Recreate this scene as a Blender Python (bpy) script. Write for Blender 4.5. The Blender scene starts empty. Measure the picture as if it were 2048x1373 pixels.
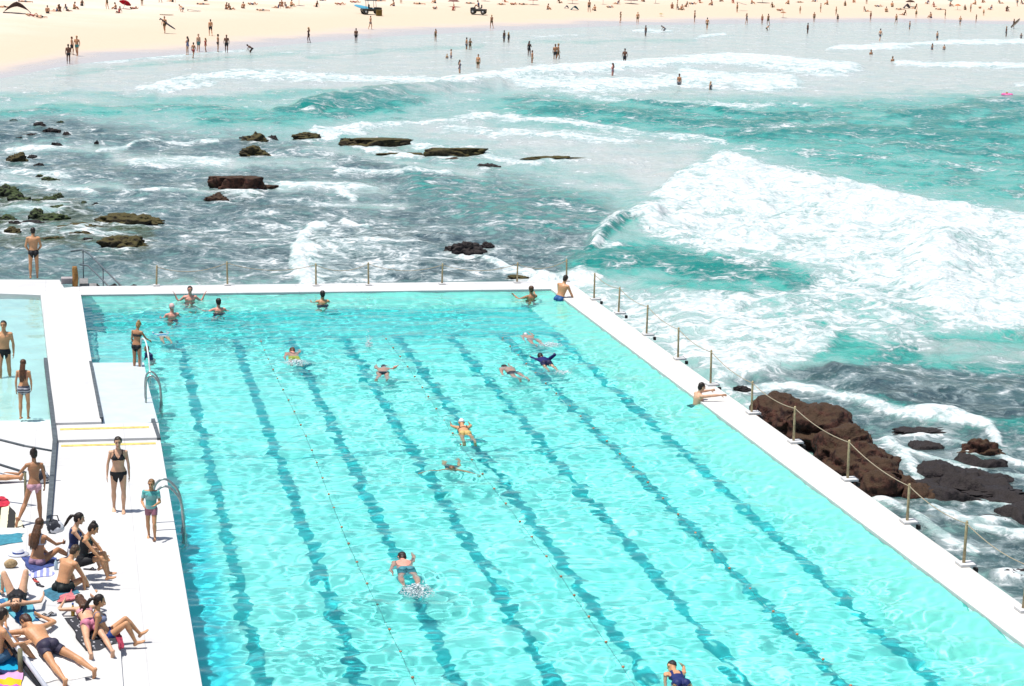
import bpy, bmesh, math, random
import numpy as np
from mathutils import Matrix, Vector, noise as mnoise

sc = bpy.context.scene
COL = sc.collection
random.seed(7)
RNG = np.random.default_rng(7)

# ------------------------------------------------------------------ camera
F_PX, YAW, PITCH, ROLL, CAM_H = 4087.8, .21357, .20546, .026385, 12.669
W_PX, H_PX = 2048., 1373.
def _axes():
    cy, sy = math.cos(YAW), math.sin(YAW); cp, sp = math.cos(PITCH), math.sin(PITCH)
    fwd = np.array([sy*cp, cy*cp, -sp]); right = np.array([cy, -sy, 0.]); up = np.cross(right, fwd)
    c, s = math.cos(ROLL), math.sin(ROLL)
    return c*right+s*up, -s*right+c*up, fwd
AX_R, AX_U, AX_F = _axes()
CAM = np.array([0., 0., CAM_H])
def ray(u, v):
    return ((u-W_PX/2)/F_PX)*AX_R + ((H_PX/2-v)/F_PX)*AX_U + AX_F
def at(u, v, z=0.):
    """the point of the level plane z that the photograph shows at (u, v)"""
    d = ray(u, v); t = (z-CAM_H)/d[2]
    p = CAM+d*t
    return np.array([p[0], p[1], z])
def at_y(u, v, y):
    d = ray(u, v); return CAM+d*(y/d[1])
def project(P):
    d = np.asarray(P, float)-CAM; z = d@AX_F
    return W_PX/2+F_PX*(d@AX_R)/z, H_PX/2-F_PX*(d@AX_U)/z
def size_at(p):
    """metres covered by one photograph pixel at point p"""
    return float((np.asarray(p)-CAM)@AX_F)/F_PX

cam = bpy.data.cameras.new('camera'); cam_o = bpy.data.objects.new('camera', cam); COL.objects.link(cam_o)
cam_o.matrix_world = Matrix([[AX_R[i], AX_U[i], -AX_F[i], CAM[i]] for i in range(3)]+[[0, 0, 0, 1]])
cam.sensor_width = 36; cam.lens = 36*F_PX/W_PX; cam.clip_start = .5; cam.clip_end = 6000
sc.camera = cam_o

# ------------------------------------------------------------------ light
SUN_DIR = Vector((-.25, -.05, .966)).normalized()
w = bpy.data.worlds.new('World'); sc.world = w; w.use_nodes = True
nt = w.node_tree; sky = nt.nodes.new('ShaderNodeTexSky'); sky.sky_type = 'NISHITA'; sky.sun_disc = False
sky.sun_elevation = math.asin(SUN_DIR.z); sky.sun_rotation = math.atan2(SUN_DIR.x, SUN_DIR.y)
sky.altitude = 0; sky.air_density = 1.; sky.dust_density = 1.2; sky.ozone_density = 1.
nt.links.new(sky.outputs[0], nt.nodes['Background'].inputs[0]); nt.nodes['Background'].inputs[1].default_value = .10
sl = bpy.data.lights.new('sun', 'SUN'); sl.energy = 4.4; sl.angle = math.radians(.5); sl.color = (1, .965, .91)
so = bpy.data.objects.new('sun', sl); COL.objects.link(so)
so.rotation_euler = SUN_DIR.to_track_quat('Z', 'Y').to_euler(); so.location = (-10, 40, 60)
sl.cycles.is_caustics_light = True
sc.view_settings.view_transform = 'Standard'; sc.view_settings.look = 'None'; sc.view_settings.gamma = 1
sc.view_settings.exposure = .46
sc.cycles.use_denoising = True
sc.cycles.max_bounces = 8; sc.cycles.transparent_max_bounces = 8

# ------------------------------------------------------------------ materials
class NT:
    def __init__(s, name):
        s.m = bpy.data.materials.new(name); s.m.use_nodes = True; s.t = s.m.node_tree; s.t.nodes.clear()
        s.out = s.n('ShaderNodeOutputMaterial')
    def n(s, typ, **kw):
        nd = s.t.nodes.new(typ)
        for k, v in kw.items(): setattr(nd, k, v)
        return nd
    def put(s, sock, v):
        if isinstance(v, bpy.types.NodeSocket): s.t.links.new(v, sock)
        elif isinstance(v, (tuple, list)) and len(v) == 3 and sock.type == 'RGBA': sock.default_value = (*v, 1)
        else: sock.default_value = v
    def math(s, op, a, b=None, c=None, clamp=False):
        nd = s.n('ShaderNodeMath', operation=op, use_clamp=clamp)
        for i, x in enumerate((a, b, c)):
            if x is not None: s.put(nd.inputs[i], x)
        return nd.outputs[0]
    def mix(s, f, a, b, blend='MIX'):
        nd = s.n('ShaderNodeMix', data_type='RGBA', blend_type=blend); s.put(nd.inputs[0], f); s.put(nd.inputs[6], a); s.put(nd.inputs[7], b)
        return nd.outputs[2]
    def noise(s, scale, vec=None, detail=4, rough=.55, dist=0.):
        nd = s.n('ShaderNodeTexNoise'); nd.inputs['Scale'].default_value = scale; nd.inputs['Detail'].default_value = detail
        nd.inputs['Roughness'].default_value = rough; nd.inputs['Distortion'].default_value = dist
        if vec is not None: s.put(nd.inputs['Vector'], vec)
        return nd.outputs['Fac']
    def ramp(s, x, lo, hi, a=0., b=1., smooth=True):
        nd = s.n('ShaderNodeMapRange', interpolation_type='SMOOTHSTEP' if smooth else 'LINEAR'); s.put(nd.inputs[0], x)
        for i, v in zip((1, 2, 3, 4), (lo, hi, a, b)): s.put(nd.inputs[i], v)
        return nd.outputs[0]
    def pos(s):
        return s.n('ShaderNodeNewGeometry').outputs['Position']
    def obj(s):
        return s.n('ShaderNodeTexCoord').outputs['Object']
    def bump(s, h, strength=.3, dist=.02):
        nd = s.n('ShaderNodeBump'); nd.inputs['Strength'].default_value = strength; nd.inputs['Distance'].default_value = dist
        s.put(nd.inputs['Height'], h); return nd.outputs[0]
    def attr(s, name):
        return s.n('ShaderNodeAttribute', attribute_name=name).outputs['Fac']
    def principled(s, col, rough=.6, normal=None, spec=.3, **kw):
        b = s.n('ShaderNodeBsdfPrincipled'); s.put(b.inputs['Base Color'], col); s.put(b.inputs['Roughness'], rough)
        b.inputs['Specular IOR Level'].default_value = spec
        if normal is not None: s.put(b.inputs['Normal'], normal)
        for k, v in kw.items(): s.put(b.inputs[k.replace('_', ' ')], v)
        s.t.links.new(b.outputs[0], s.out.inputs[0]); return b
_mats = {}
def mat(name, col, rough=.6, var=.12, scale=6., bump=.0, bdist=.01, spec=.3, metal=0., col2=None, coords='obj'):
    """a plain procedural material: two tones broken up by noise, with a little relief"""
    key = (name, col)
    if key in _mats: return _mats[key]
    t = NT(name); vec = t.obj() if coords == 'obj' else t.pos()
    n = t.noise(scale, vec, 5, .6)
    a = tuple(c*(1-var) for c in col); b = tuple(min(1, c*(1+var)) for c in (col2 or col))
    c = t.mix(t.ramp(n, .3, .7), a, b)
    nrm = t.bump(t.noise(scale*4, vec, 4), bump, bdist) if bump else None
    t.principled(c, rough, nrm, spec, Metallic=metal)
    _mats[key] = t.m; return t.m
def stripes(name, cols, freq, axis=0, wobble=.0):
    t = NT(name); s = t.n('ShaderNodeSeparateXYZ'); t.put(s.inputs[0], t.obj())
    x = t.math('MULTIPLY', s.outputs[axis], freq)
    x = t.math('ADD', x, t.math('MULTIPLY', t.noise(5, t.obj()), wobble))
    fr = t.math('FRACT', x); c = cols[0]
    for k in range(1, len(cols)): c = t.mix(t.math('GREATER_THAN', fr, k/len(cols)), c, cols[k])
    t.principled(c, .85, t.bump(t.noise(120, t.obj()), .2, .003), .1); return t.m

# ------------------------------------------------------------------ objects
def tag(o, label=None, cat=None, group=None, kind=None):
    if label: o['label'] = label
    if cat: o['category'] = cat
    if group: o['group'] = group
    if kind: o['kind'] = kind
    return o
def link(name, me, m=None, parent=None, smooth=True):
    o = bpy.data.objects.new(name, me); COL.objects.link(o)
    if m is not None:
        me.materials.clear(); me.materials.append(m)
    if smooth: me.polygons.foreach_set('use_smooth', np.ones(len(me.polygons), bool))
    if parent is not None: o.parent = parent
    return o
def mesh_np(name, v, f):
    me = bpy.data.meshes.new(name); v = np.asarray(v, np.float32); f = np.asarray(f, np.int32)
    k = f.shape[1]
    me.vertices.add(len(v)); me.vertices.foreach_set('co', v.ravel())
    me.loops.add(f.size); me.loops.foreach_set('vertex_index', f.ravel())
    me.polygons.add(len(f)); me.polygons.foreach_set('loop_start', np.arange(0, f.size, k, dtype=np.int32))
    me.update(calc_edges=True); me.validate(); return me
def empty(name, loc, rz=0.):
    o = bpy.data.objects.new(name, None); COL.objects.link(o); o.location = loc; o.rotation_euler = (0, 0, rz); o.empty_display_size = .2
    return o
def copy_tree(o, parent=None):
    c = o.copy(); COL.objects.link(c)
    if parent is not None: c.parent = parent
    for ch in list(o.children): copy_tree(ch, c)
    return c
class MB:
    """collects closed solids for one mesh"""
    def __init__(s): s.v = []; s.f = []
    def add(s, v, f):
        b = len(s.v); s.v += [tuple(p) for p in v]; s.f += [tuple(i+b for i in q) for q in f]
    def box(s, c, d, rz=0.):
        cr, sr = math.cos(rz), math.sin(rz); v = []
        for z in (-.5, .5):
            for x, y in ((-.5, -.5), (.5, -.5), (.5, .5), (-.5, .5)):
                X, Y = x*d[0], y*d[1]; v.append((c[0]+X*cr-Y*sr, c[1]+X*sr+Y*cr, c[2]+z*d[2]))
        s.add(v, [(3, 2, 1, 0), (4, 5, 6, 7), (0, 1, 5, 4), (1, 2, 6, 5), (2, 3, 7, 6), (3, 0, 4, 7)])
    def prism(s, poly, z0, z1):
        n = len(poly); a = sum(poly[i][0]*poly[(i+1) % n][1]-poly[(i+1) % n][0]*poly[i][1] for i in range(n))
        if a < 0: poly = poly[::-1]
        v = [(p[0], p[1], z0) for p in poly]+[(p[0], p[1], z1) for p in poly]
        s.add(v, [tuple(range(n-1, -1, -1)), tuple(range(n, 2*n))]+[(i, (i+1) % n, n+(i+1) % n, n+i) for i in range(n)])
    def loft(s, C, A, B, ra, rb, n=12, caps=True):
        C = np.asarray(C, float); k = len(C); th = np.linspace(0, 2*math.pi, n, endpoint=False)
        A = np.broadcast_to(A, (k, 3)); B = np.broadcast_to(B, (k, 3)); ra = np.broadcast_to(ra, k); rb = np.broadcast_to(rb, k)
        V = C[:, None]+A[:, None]*(np.cos(th)[None, :, None]*ra[:, None, None])+B[:, None]*(np.sin(th)[None, :, None]*rb[:, None, None])
        f = [(i*n+j, i*n+(j+1) % n, (i+1)*n+(j+1) % n, (i+1)*n+j) for i in range(k-1) for j in range(n)]
        if caps: f += [tuple(range(n-1, -1, -1)), tuple((k-1)*n+j for j in range(n))]
        s.add(V.reshape(-1, 3), f)
    def tube(s, pts, r, n=10, closed_caps=True):
        P = np.asarray(pts, float); k = len(P); r = np.broadcast_to(r, k)
        T = np.gradient(P, axis=0); T /= np.linalg.norm(T, axis=1)[:, None]+1e-9
        a = np.array([0, 0, 1.]) if abs(T[0, 2]) < .9 else np.array([1., 0, 0]); A = []; 
        for t in T:
            a = a-t*(a@t); a /= np.linalg.norm(a)+1e-9; A.append(a)
        A = np.array(A); s.loft(P, A, np.cross(T, A), r, r, n, closed_caps)
    def capsule(s, p, q, r0, r1, rm=None, n=10):
        p = np.asarray(p, float); q = np.asarray(q, float); d = q-p; L = np.linalg.norm(d)+1e-9; d = d/L
        a = np.array([0, 0, 1.]) if abs(d[2]) < .9 else np.array([1., 0, 0]); a = a-d*(a@d); a /= np.linalg.norm(a); b = np.cross(d, a)
        C, R = [], []
        for t in (-.98, -.85, -.5): C.append(p+d*r0*t); R.append(r0*math.sqrt(1-t*t))
        for t in (0, .15, .3, .5, .75, 1):
            rr = r0+(r1-r0)*t
            if rm: rr += (rm-(r0+r1)/2)*math.exp(-((t-.32)/.22)**2)
            C.append(p+d*L*t); R.append(rr)
        for t in (.5, .85, .98): C.append(q+d*r1*t); R.append(r1*math.sqrt(1-t*t))
        s.loft(C, a, b, R, R, n)
    def ball(s, c, r, ax=None, n=12, k=9):
        c = np.asarray(c, float); ax = np.eye(3) if ax is None else np.asarray(ax, float); r = np.broadcast_to(r, 3)
        t = np.linspace(-.985, .985, k); t = np.sin(t*math.pi/2)
        q = np.sqrt(1-t*t)
        s.loft(c+t[:, None]*ax[2]*r[2], ax[0], ax[1], q*r[0], q*r[1], n)
    def mesh(s, name):
        me = bpy.data.meshes.new(name); me.from_pydata(s.v, [], s.f); me.update(); return me
    def build(s, name, m=None, parent=None, smooth=False, bevel=0.):
        me = s.mesh(name)
        if bevel:
            bm = bmesh.new(); bm.from_mesh(me)
            bmesh.ops.bevel(bm, geom=list(bm.edges), offset=bevel, segments=2, affect='EDGES', profile=.6)
            bm.to_mesh(me); bm.free()
        return link(name, me, m, parent, smooth)
def remesh(mb, voxel, smooth=3):
    """one continuous skin round everything in mb"""
    me = mb.mesh('tmp'); o = bpy.data.objects.new('tmp', me); COL.objects.link(o)
    md = o.modifiers.new('r', 'REMESH'); md.mode = 'VOXEL'; md.voxel_size = voxel
    if smooth:
        m2 = o.modifiers.new('s', 'SMOOTH'); m2.factor = .5; m2.iterations = smooth
    dg = bpy.context.evaluated_depsgraph_get(); dg.update()
    r = bpy.data.meshes.new_from_object(o.evaluated_get(dg)); bpy.data.objects.remove(o); bpy.data.meshes.remove(me)
    return r

# value noise for the meshes themselves
_perm = np.random.default_rng(3).random((256, 256)).astype(np.float32)
def vnoise(x, y):
    xi = np.floor(x).astype(int); yi = np.floor(y).astype(int); fx = x-xi; fy = y-yi
    fx = fx*fx*(3-2*fx); fy = fy*fy*(3-2*fy)
    g = lambda a, b: _perm[a & 255, b & 255]
    return ((g(xi, yi)*(1-fx)+g(xi+1, yi)*fx)*(1-fy)+(g(xi, yi+1)*(1-fx)+g(xi+1, yi+1)*fx)*fy)*2-1
def fbm(x, y, oct=4, gain=.5):
    r = 0; a = 1.; tot = 0.
    for k in range(oct):
        r = r+a*vnoise(x*2**k+17.3*k, y*2**k+9.1*k); tot += a; a *= gain
    return r/tot
def sstep(x, a, b):
    t = np.clip((x-a)/(b-a), 0, 1); return t*t*(3-2*t)
# ------------------------------------------------------------------ people
def nrm(v):
    v = np.asarray(v, float); return v/(np.linalg.norm(v)+1e-9)
SKIN = {}
def skin(kind):
    c = {'pale': (.58, .33, .22), 'fair': (.56, .32, .20), 'tan': (.50, .25, .125), 'brown': (.36, .17, .085), 'dark': (.13, .055, .03), 'pink': (.60, .27, .2)}[kind]
    if kind not in SKIN:
        t = NT('skin_'+kind); n = t.noise(9, t.obj(), 5, .6)
        col = t.mix(t.ramp(n, .3, .7), tuple(x*.88 for x in c), tuple(x*1.1 for x in c))
        b = t.principled(col, .48, t.bump(t.noise(70, t.obj()), .12, .004), .35)
        b.inputs['Subsurface Weight'].default_value = .08; b.inputs['Subsurface Radius'].default_value = (.02, .008, .004)
        SKIN[kind] = t.m
    return SKIN[kind]
def hair_mat(c):
    return mat('hair', c, .45, .35, 25, .4, .01, .3)
def cloth(c):
    return mat('swim_cloth', c, .6, .12, 30, .15, .004, .25)
BLACK, NAVY, BROWNH, DARKH, BLOND = (.012, .012, .014), (.015, .025, .09), (.075, .032, .014), (.018, .011, .008), (.36, .22, .09)

def figure(P, voxel=.0095, fingers=True):
    """grow one body from a pose; returns mesh data plus what the clothes and hair need"""
    s = P.get('h', 1.75)/1.75; fem = P.get('fem', False); bulk = P.get('bulk', 1.)
    U = nrm(P.get('U', (0, 0, 1))); F = np.asarray(P.get('F', (0, 1, 0)), float); F = nrm(F-U*(F@U)); X = np.cross(F, U)
    U2 = nrm(P.get('U2', U)); F2 = nrm(F-U2*(F@U2)); X2 = np.cross(F2, U2)
    lat = P.get('X2'); 
    root = np.asarray(P.get('root', (0, 0, .93)), float)*s
    mb = MB()
    # trunk: rings from crotch to neck on a bent spine
    L = .50*s
    if fem: prof = [(-.115, .06, .07, 0), (-.08, .135, .095, -.005), (-.02, .172, .115, -.012), (.05, .158, .105, -.006), (.14, .122, .085, .006), (.20, .12, .083, .008), (.28, .136, .095, .006), (.36, .15, .10, .0), (.43, .155, .09, -.006), (.48, .12, .07, -.008), (.52, .06, .055, -.005), (.56, .047, .05, 0)]
    else: prof = [(-.115, .06, .07, 0), (-.08, .13, .09, -.004), (-.02, .158, .108, -.008), (.06, .15, .105, 0), (.14, .14, .098, .008), (.22, .145, .10, .008), (.30, .163, .112, .004), (.38, .178, .118, -.002), (.44, .178, .102, -.01), (.485, .13, .075, -.012), (.525, .066, .06, -.006), (.565, .055, .058, 0)]
    C, A, B, ra, rb = [], [], [], [], []
    def spine(d):
        t = np.clip(d/.5, 0, 1)
        p = root+U*min(d, 0)*s
        n = 12; st = max(d, 0)/n
        for i in range(n):
            q = nrm(U*(1-((i+.5)*st/.5))+U2*((i+.5)*st/.5)); p = p+q*st*s
        a = nrm(U*(1-t)+U2*t); f = nrm(F*(1-t)+F2*t); f = nrm(f-a*(f@a)); return p, a, f
    for d, wx, wy, off in prof:
        p, a, f = spine(d); C.append(p+f*off*s); A.append(np.cross(f, a)); B.append(f); ra.append(wx*s*bulk); rb.append(wy*s*bulk)
    mb.loft(C, np.array(A), np.array(B), ra, rb, 18)
    # buttocks and chest
    for sx in (-1, 1):
        mb.ball(root+X*sx*.075*s-F*.055*s-U*.05*s, .088*s*bulk)
        p, a, f = spine(.36)
        if fem: mb.ball(p+np.cross(f, a)*sx*.07*s+f*.085*s-a*.02*s, .062*s)
        else: mb.ball(p+np.cross(f, a)*sx*.075*s+f*.055*s+a*.03*s, (.075*s, .05*s, .06*s), np.array([np.cross(f, a), f, a]))
    nb, a5, f5 = spine(.52)
    # head
    HU = nrm(P.get('HU', U2)); HF = np.asarray(P.get('HF', F2), float); HF = nrm(HF-HU*(HF@HU)); HX = np.cross(HF, HU)
    hs = s*P.get('head', 1.)
    hc = nb+nrm(a5+HU)*.06*s+HU*.125*hs+HF*.015*hs
    mb.capsule(nb-a5*.03*s, hc-HU*.05*hs-HF*.02*hs, (.052 if fem else .06)*s, (.05 if fem else .057)*s)
    R3 = np.array([HX, HF, HU])
    mb.ball(hc+HU*.02*hs-HF*.006*hs, (.077*hs, .098*hs, .1*hs), R3)
    mb.ball(hc-HU*.05*hs+HF*.03*hs, (.056*hs, .062*hs, .068*hs), R3)
    mb.ball(hc-HU*.095*hs+HF*.07*hs, (.025*hs, .022*hs, .02*hs), R3)
    mb.capsule(hc+HF*.092*hs+HU*.01*hs, hc+HF*.112*hs-HU*.03*hs, .01*hs, .015*hs)
    for sx in (-1, 1): mb.ball(hc+HX*sx*.078*hs-HF*.005*hs, (.012*hs, .02*hs, .03*hs), R3)
    # legs
    bones = []
    sho = .165 if fem else .185
    for sx, k in ((-1, 'L'), (1, 'R')):
        hip = root+X*sx*.088*s-U*.035*s
        td = nrm(P.get(k+'t', (sx*.04, .02, -1))); sd = nrm(P.get(k+'s', (sx*.01, -.04, -1)))
        knee = hip+td*.425*s; ank = knee+sd*.405*s
        g = .93 if fem else 1.
        mb.capsule(hip, knee, .088*s*bulk, .054*s*g, None, 14); mb.capsule(knee, ank, .053*s*g, .035*s*g, .058*s*g, 12)
        fd = P.get(k+'f'); fd = nrm(fd) if fd is not None else (nrm(F-sd*(F@sd)) if abs(F@sd) < .75 else nrm(sd))
        sole = nrm(sd-fd*(sd@fd)) if abs(sd@fd) < .95 else nrm(-F)
        fx = np.cross(fd, sole)
        heel = ank+sole*.04*s-fd*.045*s; ball = ank+sole*.052*s+fd*.115*s; toe = ball+fd*.055*s
        mb.loft([heel-fd*.02*s, heel, ank+sole*.028*s+fd*.02*s, ball-fd*.02*s, ball, toe-fd*.015*s, toe], fx, sole, np.array([.018, .033, .037, .044, .046, .04, .022])*s, np.array([.02, .034, .036, .027, .022, .018, .01])*s, 12)
        bones += [('thigh', hip, knee, .075*s), ('shin', knee, ank, .05*s), ('foot', ank, toe, .04*s)]
        # arms
        p, a, f = spine(.455); x = np.cross(f, a)
        up = nrm(P.get(k+'a', (sx*.16, -.03, -1))); fo = nrm(P.get(k+'e', (sx*.05, .12, -1)))
        lift = max(0, float(up@a))
        sh = p+x*sx*sho*s+a*.035*s*lift-f*.005*s
        el = sh+up*.285*s; wr = el+fo*.245*s
        g = .82 if fem else 1.
        mb.capsule(p+x*sx*.09*s, sh, .07*s*g, .058*s*g); mb.capsule(sh, el, .05*s*g, .038*s*g, .046*s*g); mb.capsule(el, wr, .039*s*g, .026*s*g, .038*s*g)
        hd = nrm(P.get(k+'h', fo))
        sp = f-hd*(f@hd)
        if np.linalg.norm(sp) < .25: sp = a-hd*(a@hd)
        sp = nrm(P.get(k+'thumb', sp)); sp = nrm(sp-hd*(sp@hd)); pn = np.cross(hd, sp)*-sx
        mb.loft([wr, wr+hd*.03*s, wr+hd*.06*s, wr+hd*.09*s], sp, pn, np.array([.026, .036, .041, .038])*s, np.array([.02, .017, .015, .012])*s, 10)
        if fingers:
            for off, ln in ((.030, .072), (.0105, .082), (-.0095, .076), (-.029, .058)):
                b0 = wr+hd*.082*s+sp*off*s; d1 = nrm(hd+sp*off*2+pn*.15); k1 = b0+d1*ln*.5*s; k2 = k1+nrm(d1+pn*.5)*ln*.5*s
                mb.capsule(b0, k1, .0094*s, .009*s, None, 8); mb.capsule(k1, k2, .009*s, .0082*s, None, 8)
            t0 = wr+hd*.025*s+sp*.03*s; t1 = t0+nrm(hd*.75+sp*.8+pn*.2)*.04*s; t2 = t1+nrm(hd+sp*.3+pn*.3)*.032*s
            mb.capsule(t0, t1, .0115*s, .0105*s, None, 8); mb.capsule(t1, t2, .0105*s, .009*s, None, 8)
        bones += [('arm', sh, el, .045*s), ('fore', el, wr+hd*.17*s, .035*s)]
    me = remesh(mb, voxel*max(.75, s), 2)
    nv = len(me.vertices); V = np.empty(nv*3, np.float32); me.vertices.foreach_get('co', V); V = V.reshape(-1, 3).astype(float)
    N = np.empty(nv*3, np.float32); me.vertices.foreach_get('normal', N); N = N.reshape(-1, 3).astype(float)
    # nearest bone of every vertex
    sp_pts = [spine(d)[0] for d in np.linspace(-.12, .52, 17)]
    best = np.full(nv, 1e9); bid = np.zeros(nv, int); tt = np.zeros(nv)
    names = []
    def test(i, p, q, r):
        d = q-p; t = np.clip(((V-p)@d)/(d@d), 0, 1); D = np.linalg.norm(V-p-t[:, None]*d, axis=1)/r
        m = D < best; best[m] = D[m]; bid[m] = i; tt[m] = t[m]
    for i, (nm, p, q, r) in enumerate(bones): names.append(nm); test(i, p, q, r)
    nb_ = len(bones)
    ds = np.linspace(-.12, .52, 17); sd_ = np.zeros(nv)
    D0 = np.full(nv, 1e9)
    for i in range(16):
        p, q = sp_pts[i], sp_pts[i+1]; d = q-p; t = np.clip(((V-p)@d)/(d@d), 0, 1); D = np.linalg.norm(V-p-t[:, None]*d, axis=1)
        m = D < D0; D0[m] = D[m]; sd_[m] = (ds[i]+t*(ds[i+1]-ds[i]))[m]
    m = D0/(.125*s) < best; m |= (D0 < .19*s) & (np.array(names)[bid] == 'arm') & (tt < .02); best[m] = (D0/(.125*s))[m]; bid[m] = nb_; names.append('trunk')
    Dh = np.linalg.norm(V-hc, axis=1)/(.1*hs); m = (Dh < best) & (((V-nb)@HU) > .03*s); bid[m] = nb_+1; names.append('head')
    nm = np.array(names)[bid]
    fr = (V-root)@F
    # front of the chest follows the bent spine
    pc, ac, fc = spine(.36); chest = (V-pc)@fc
    side = np.abs((V-pc)@np.cross(fc, ac))
    hl = np.stack([(V-hc)@HX, (V-hc)@HF, (V-hc)@HU], 1)/hs
    return dict(me=me, V=V, N=N, nm=nm, tt=tt, sd=sd_, chest=chest/s, side=side/s, fr=fr/s, hl=hl, hc=hc, HX=HX, HF=HF, HU=HU, hs=hs, s=s, spine=spine, U=U, F=F, root=root, fem=fem, nb=nb, U2=U2, F2=F2)

def shell(G, mask, name, off, jitter=0.):
    me = G['me']; n = len(me.polygons); nl = len(me.loops)
    ls = np.empty(n, np.int32); me.polygons.foreach_get('loop_start', ls); lt = np.empty(n, np.int32); me.polygons.foreach_get('loop_total', lt)
    vi = np.empty(nl, np.int32); me.loops.foreach_get('vertex_index', vi)
    ok = lt == 4; F4 = vi[ls[ok][:, None]+np.arange(4)]
    F4 = F4[mask[F4].all(1)]
    if len(F4) < 4: return None
    used = np.unique(F4); mp = np.full(len(mask), -1); mp[used] = np.arange(len(used))
    o = np.full(len(used), off)
    if jitter: o = o*(1+jitter*fbm(G['V'][used, 0]*45+G['V'][used, 2]*31, G['V'][used, 1]*45, 2))
    P = G['V'][used]+G['N'][used]*o[:, None]*G['s']; Q = G['V'][used]-G['N'][used]*.004
    f = mp[F4]; m = len(used)
    # rim so the cloth has an edge
    e = np.concatenate([f[:, [0, 1]], f[:, [1, 2]], f[:, [2, 3]], f[:, [3, 0]]]); key = np.sort(e, 1); kk = key[:, 0]*m+key[:, 1]
    u, inv, cnt = np.unique(kk, return_inverse=True, return_counts=True); be = e[cnt[inv] == 1]
    rim = np.stack([be[:, 1], be[:, 0], be[:, 0]+m, be[:, 1]+m], 1)
    return mesh_np(name, np.concatenate([P, Q]), np.concatenate([f, rim]))

def clothes(G, kind):
    nm, tt, sd, ch, side, fr = (G[k] for k in ('nm', 'tt', 'sd', 'chest', 'side', 'fr'))
    tr = nm == 'trunk'; th = nm == 'thigh'; arm = nm == 'arm'
    if kind == 'briefs': return ((tr & (sd < .055)) | (th & (tt < .13))), .007
    if kind == 'bikini_bottom': return ((tr & (sd < .03)) | (th & (tt < .07+.06*(fr < -.03)))), .006
    if kind == 'trunks': return ((tr & (sd < .07)) | (th & (tt < .42))), .013
    if kind == 'shorts': return ((tr & (sd < .08)) | (th & (tt < .6))), .015
    if kind == 'skirt': return ((tr & (sd < .06)) | (th & (tt < .28))), .015
    if kind == 'bikini_top': return (tr & (((ch > .02) & (sd > .295) & (np.abs(side-.078) < .064-.55*np.clip(sd-.34, 0, .2))) | (np.abs(sd-.315) < .016) | ((np.abs(side-.088) < .014) & (sd > .33)))), .007
    if kind == 'bandeau': return (tr & (np.abs(sd-.345) < .045)), .007
    if kind == 'swimsuit': return ((tr & (sd < np.where(ch > 0, .43, .30))) | (tr & (np.abs(side-.08) < .025) & (sd < .5)) | (th & (tt < .09))), .007
    if kind == 'shirt': return ((tr & (sd > -.02) & (sd < .5)) | (arm & (tt < .62))), .014
    if kind == 'vest': return ((tr & (sd > -.02) & (sd < np.where(side < .12, .47, .40)))), .012
    if kind == 'rash_shirt': return ((tr & (sd > .02) & (sd < .52)) | arm | ((nm == 'fore') & (tt < .5))), .008

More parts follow.
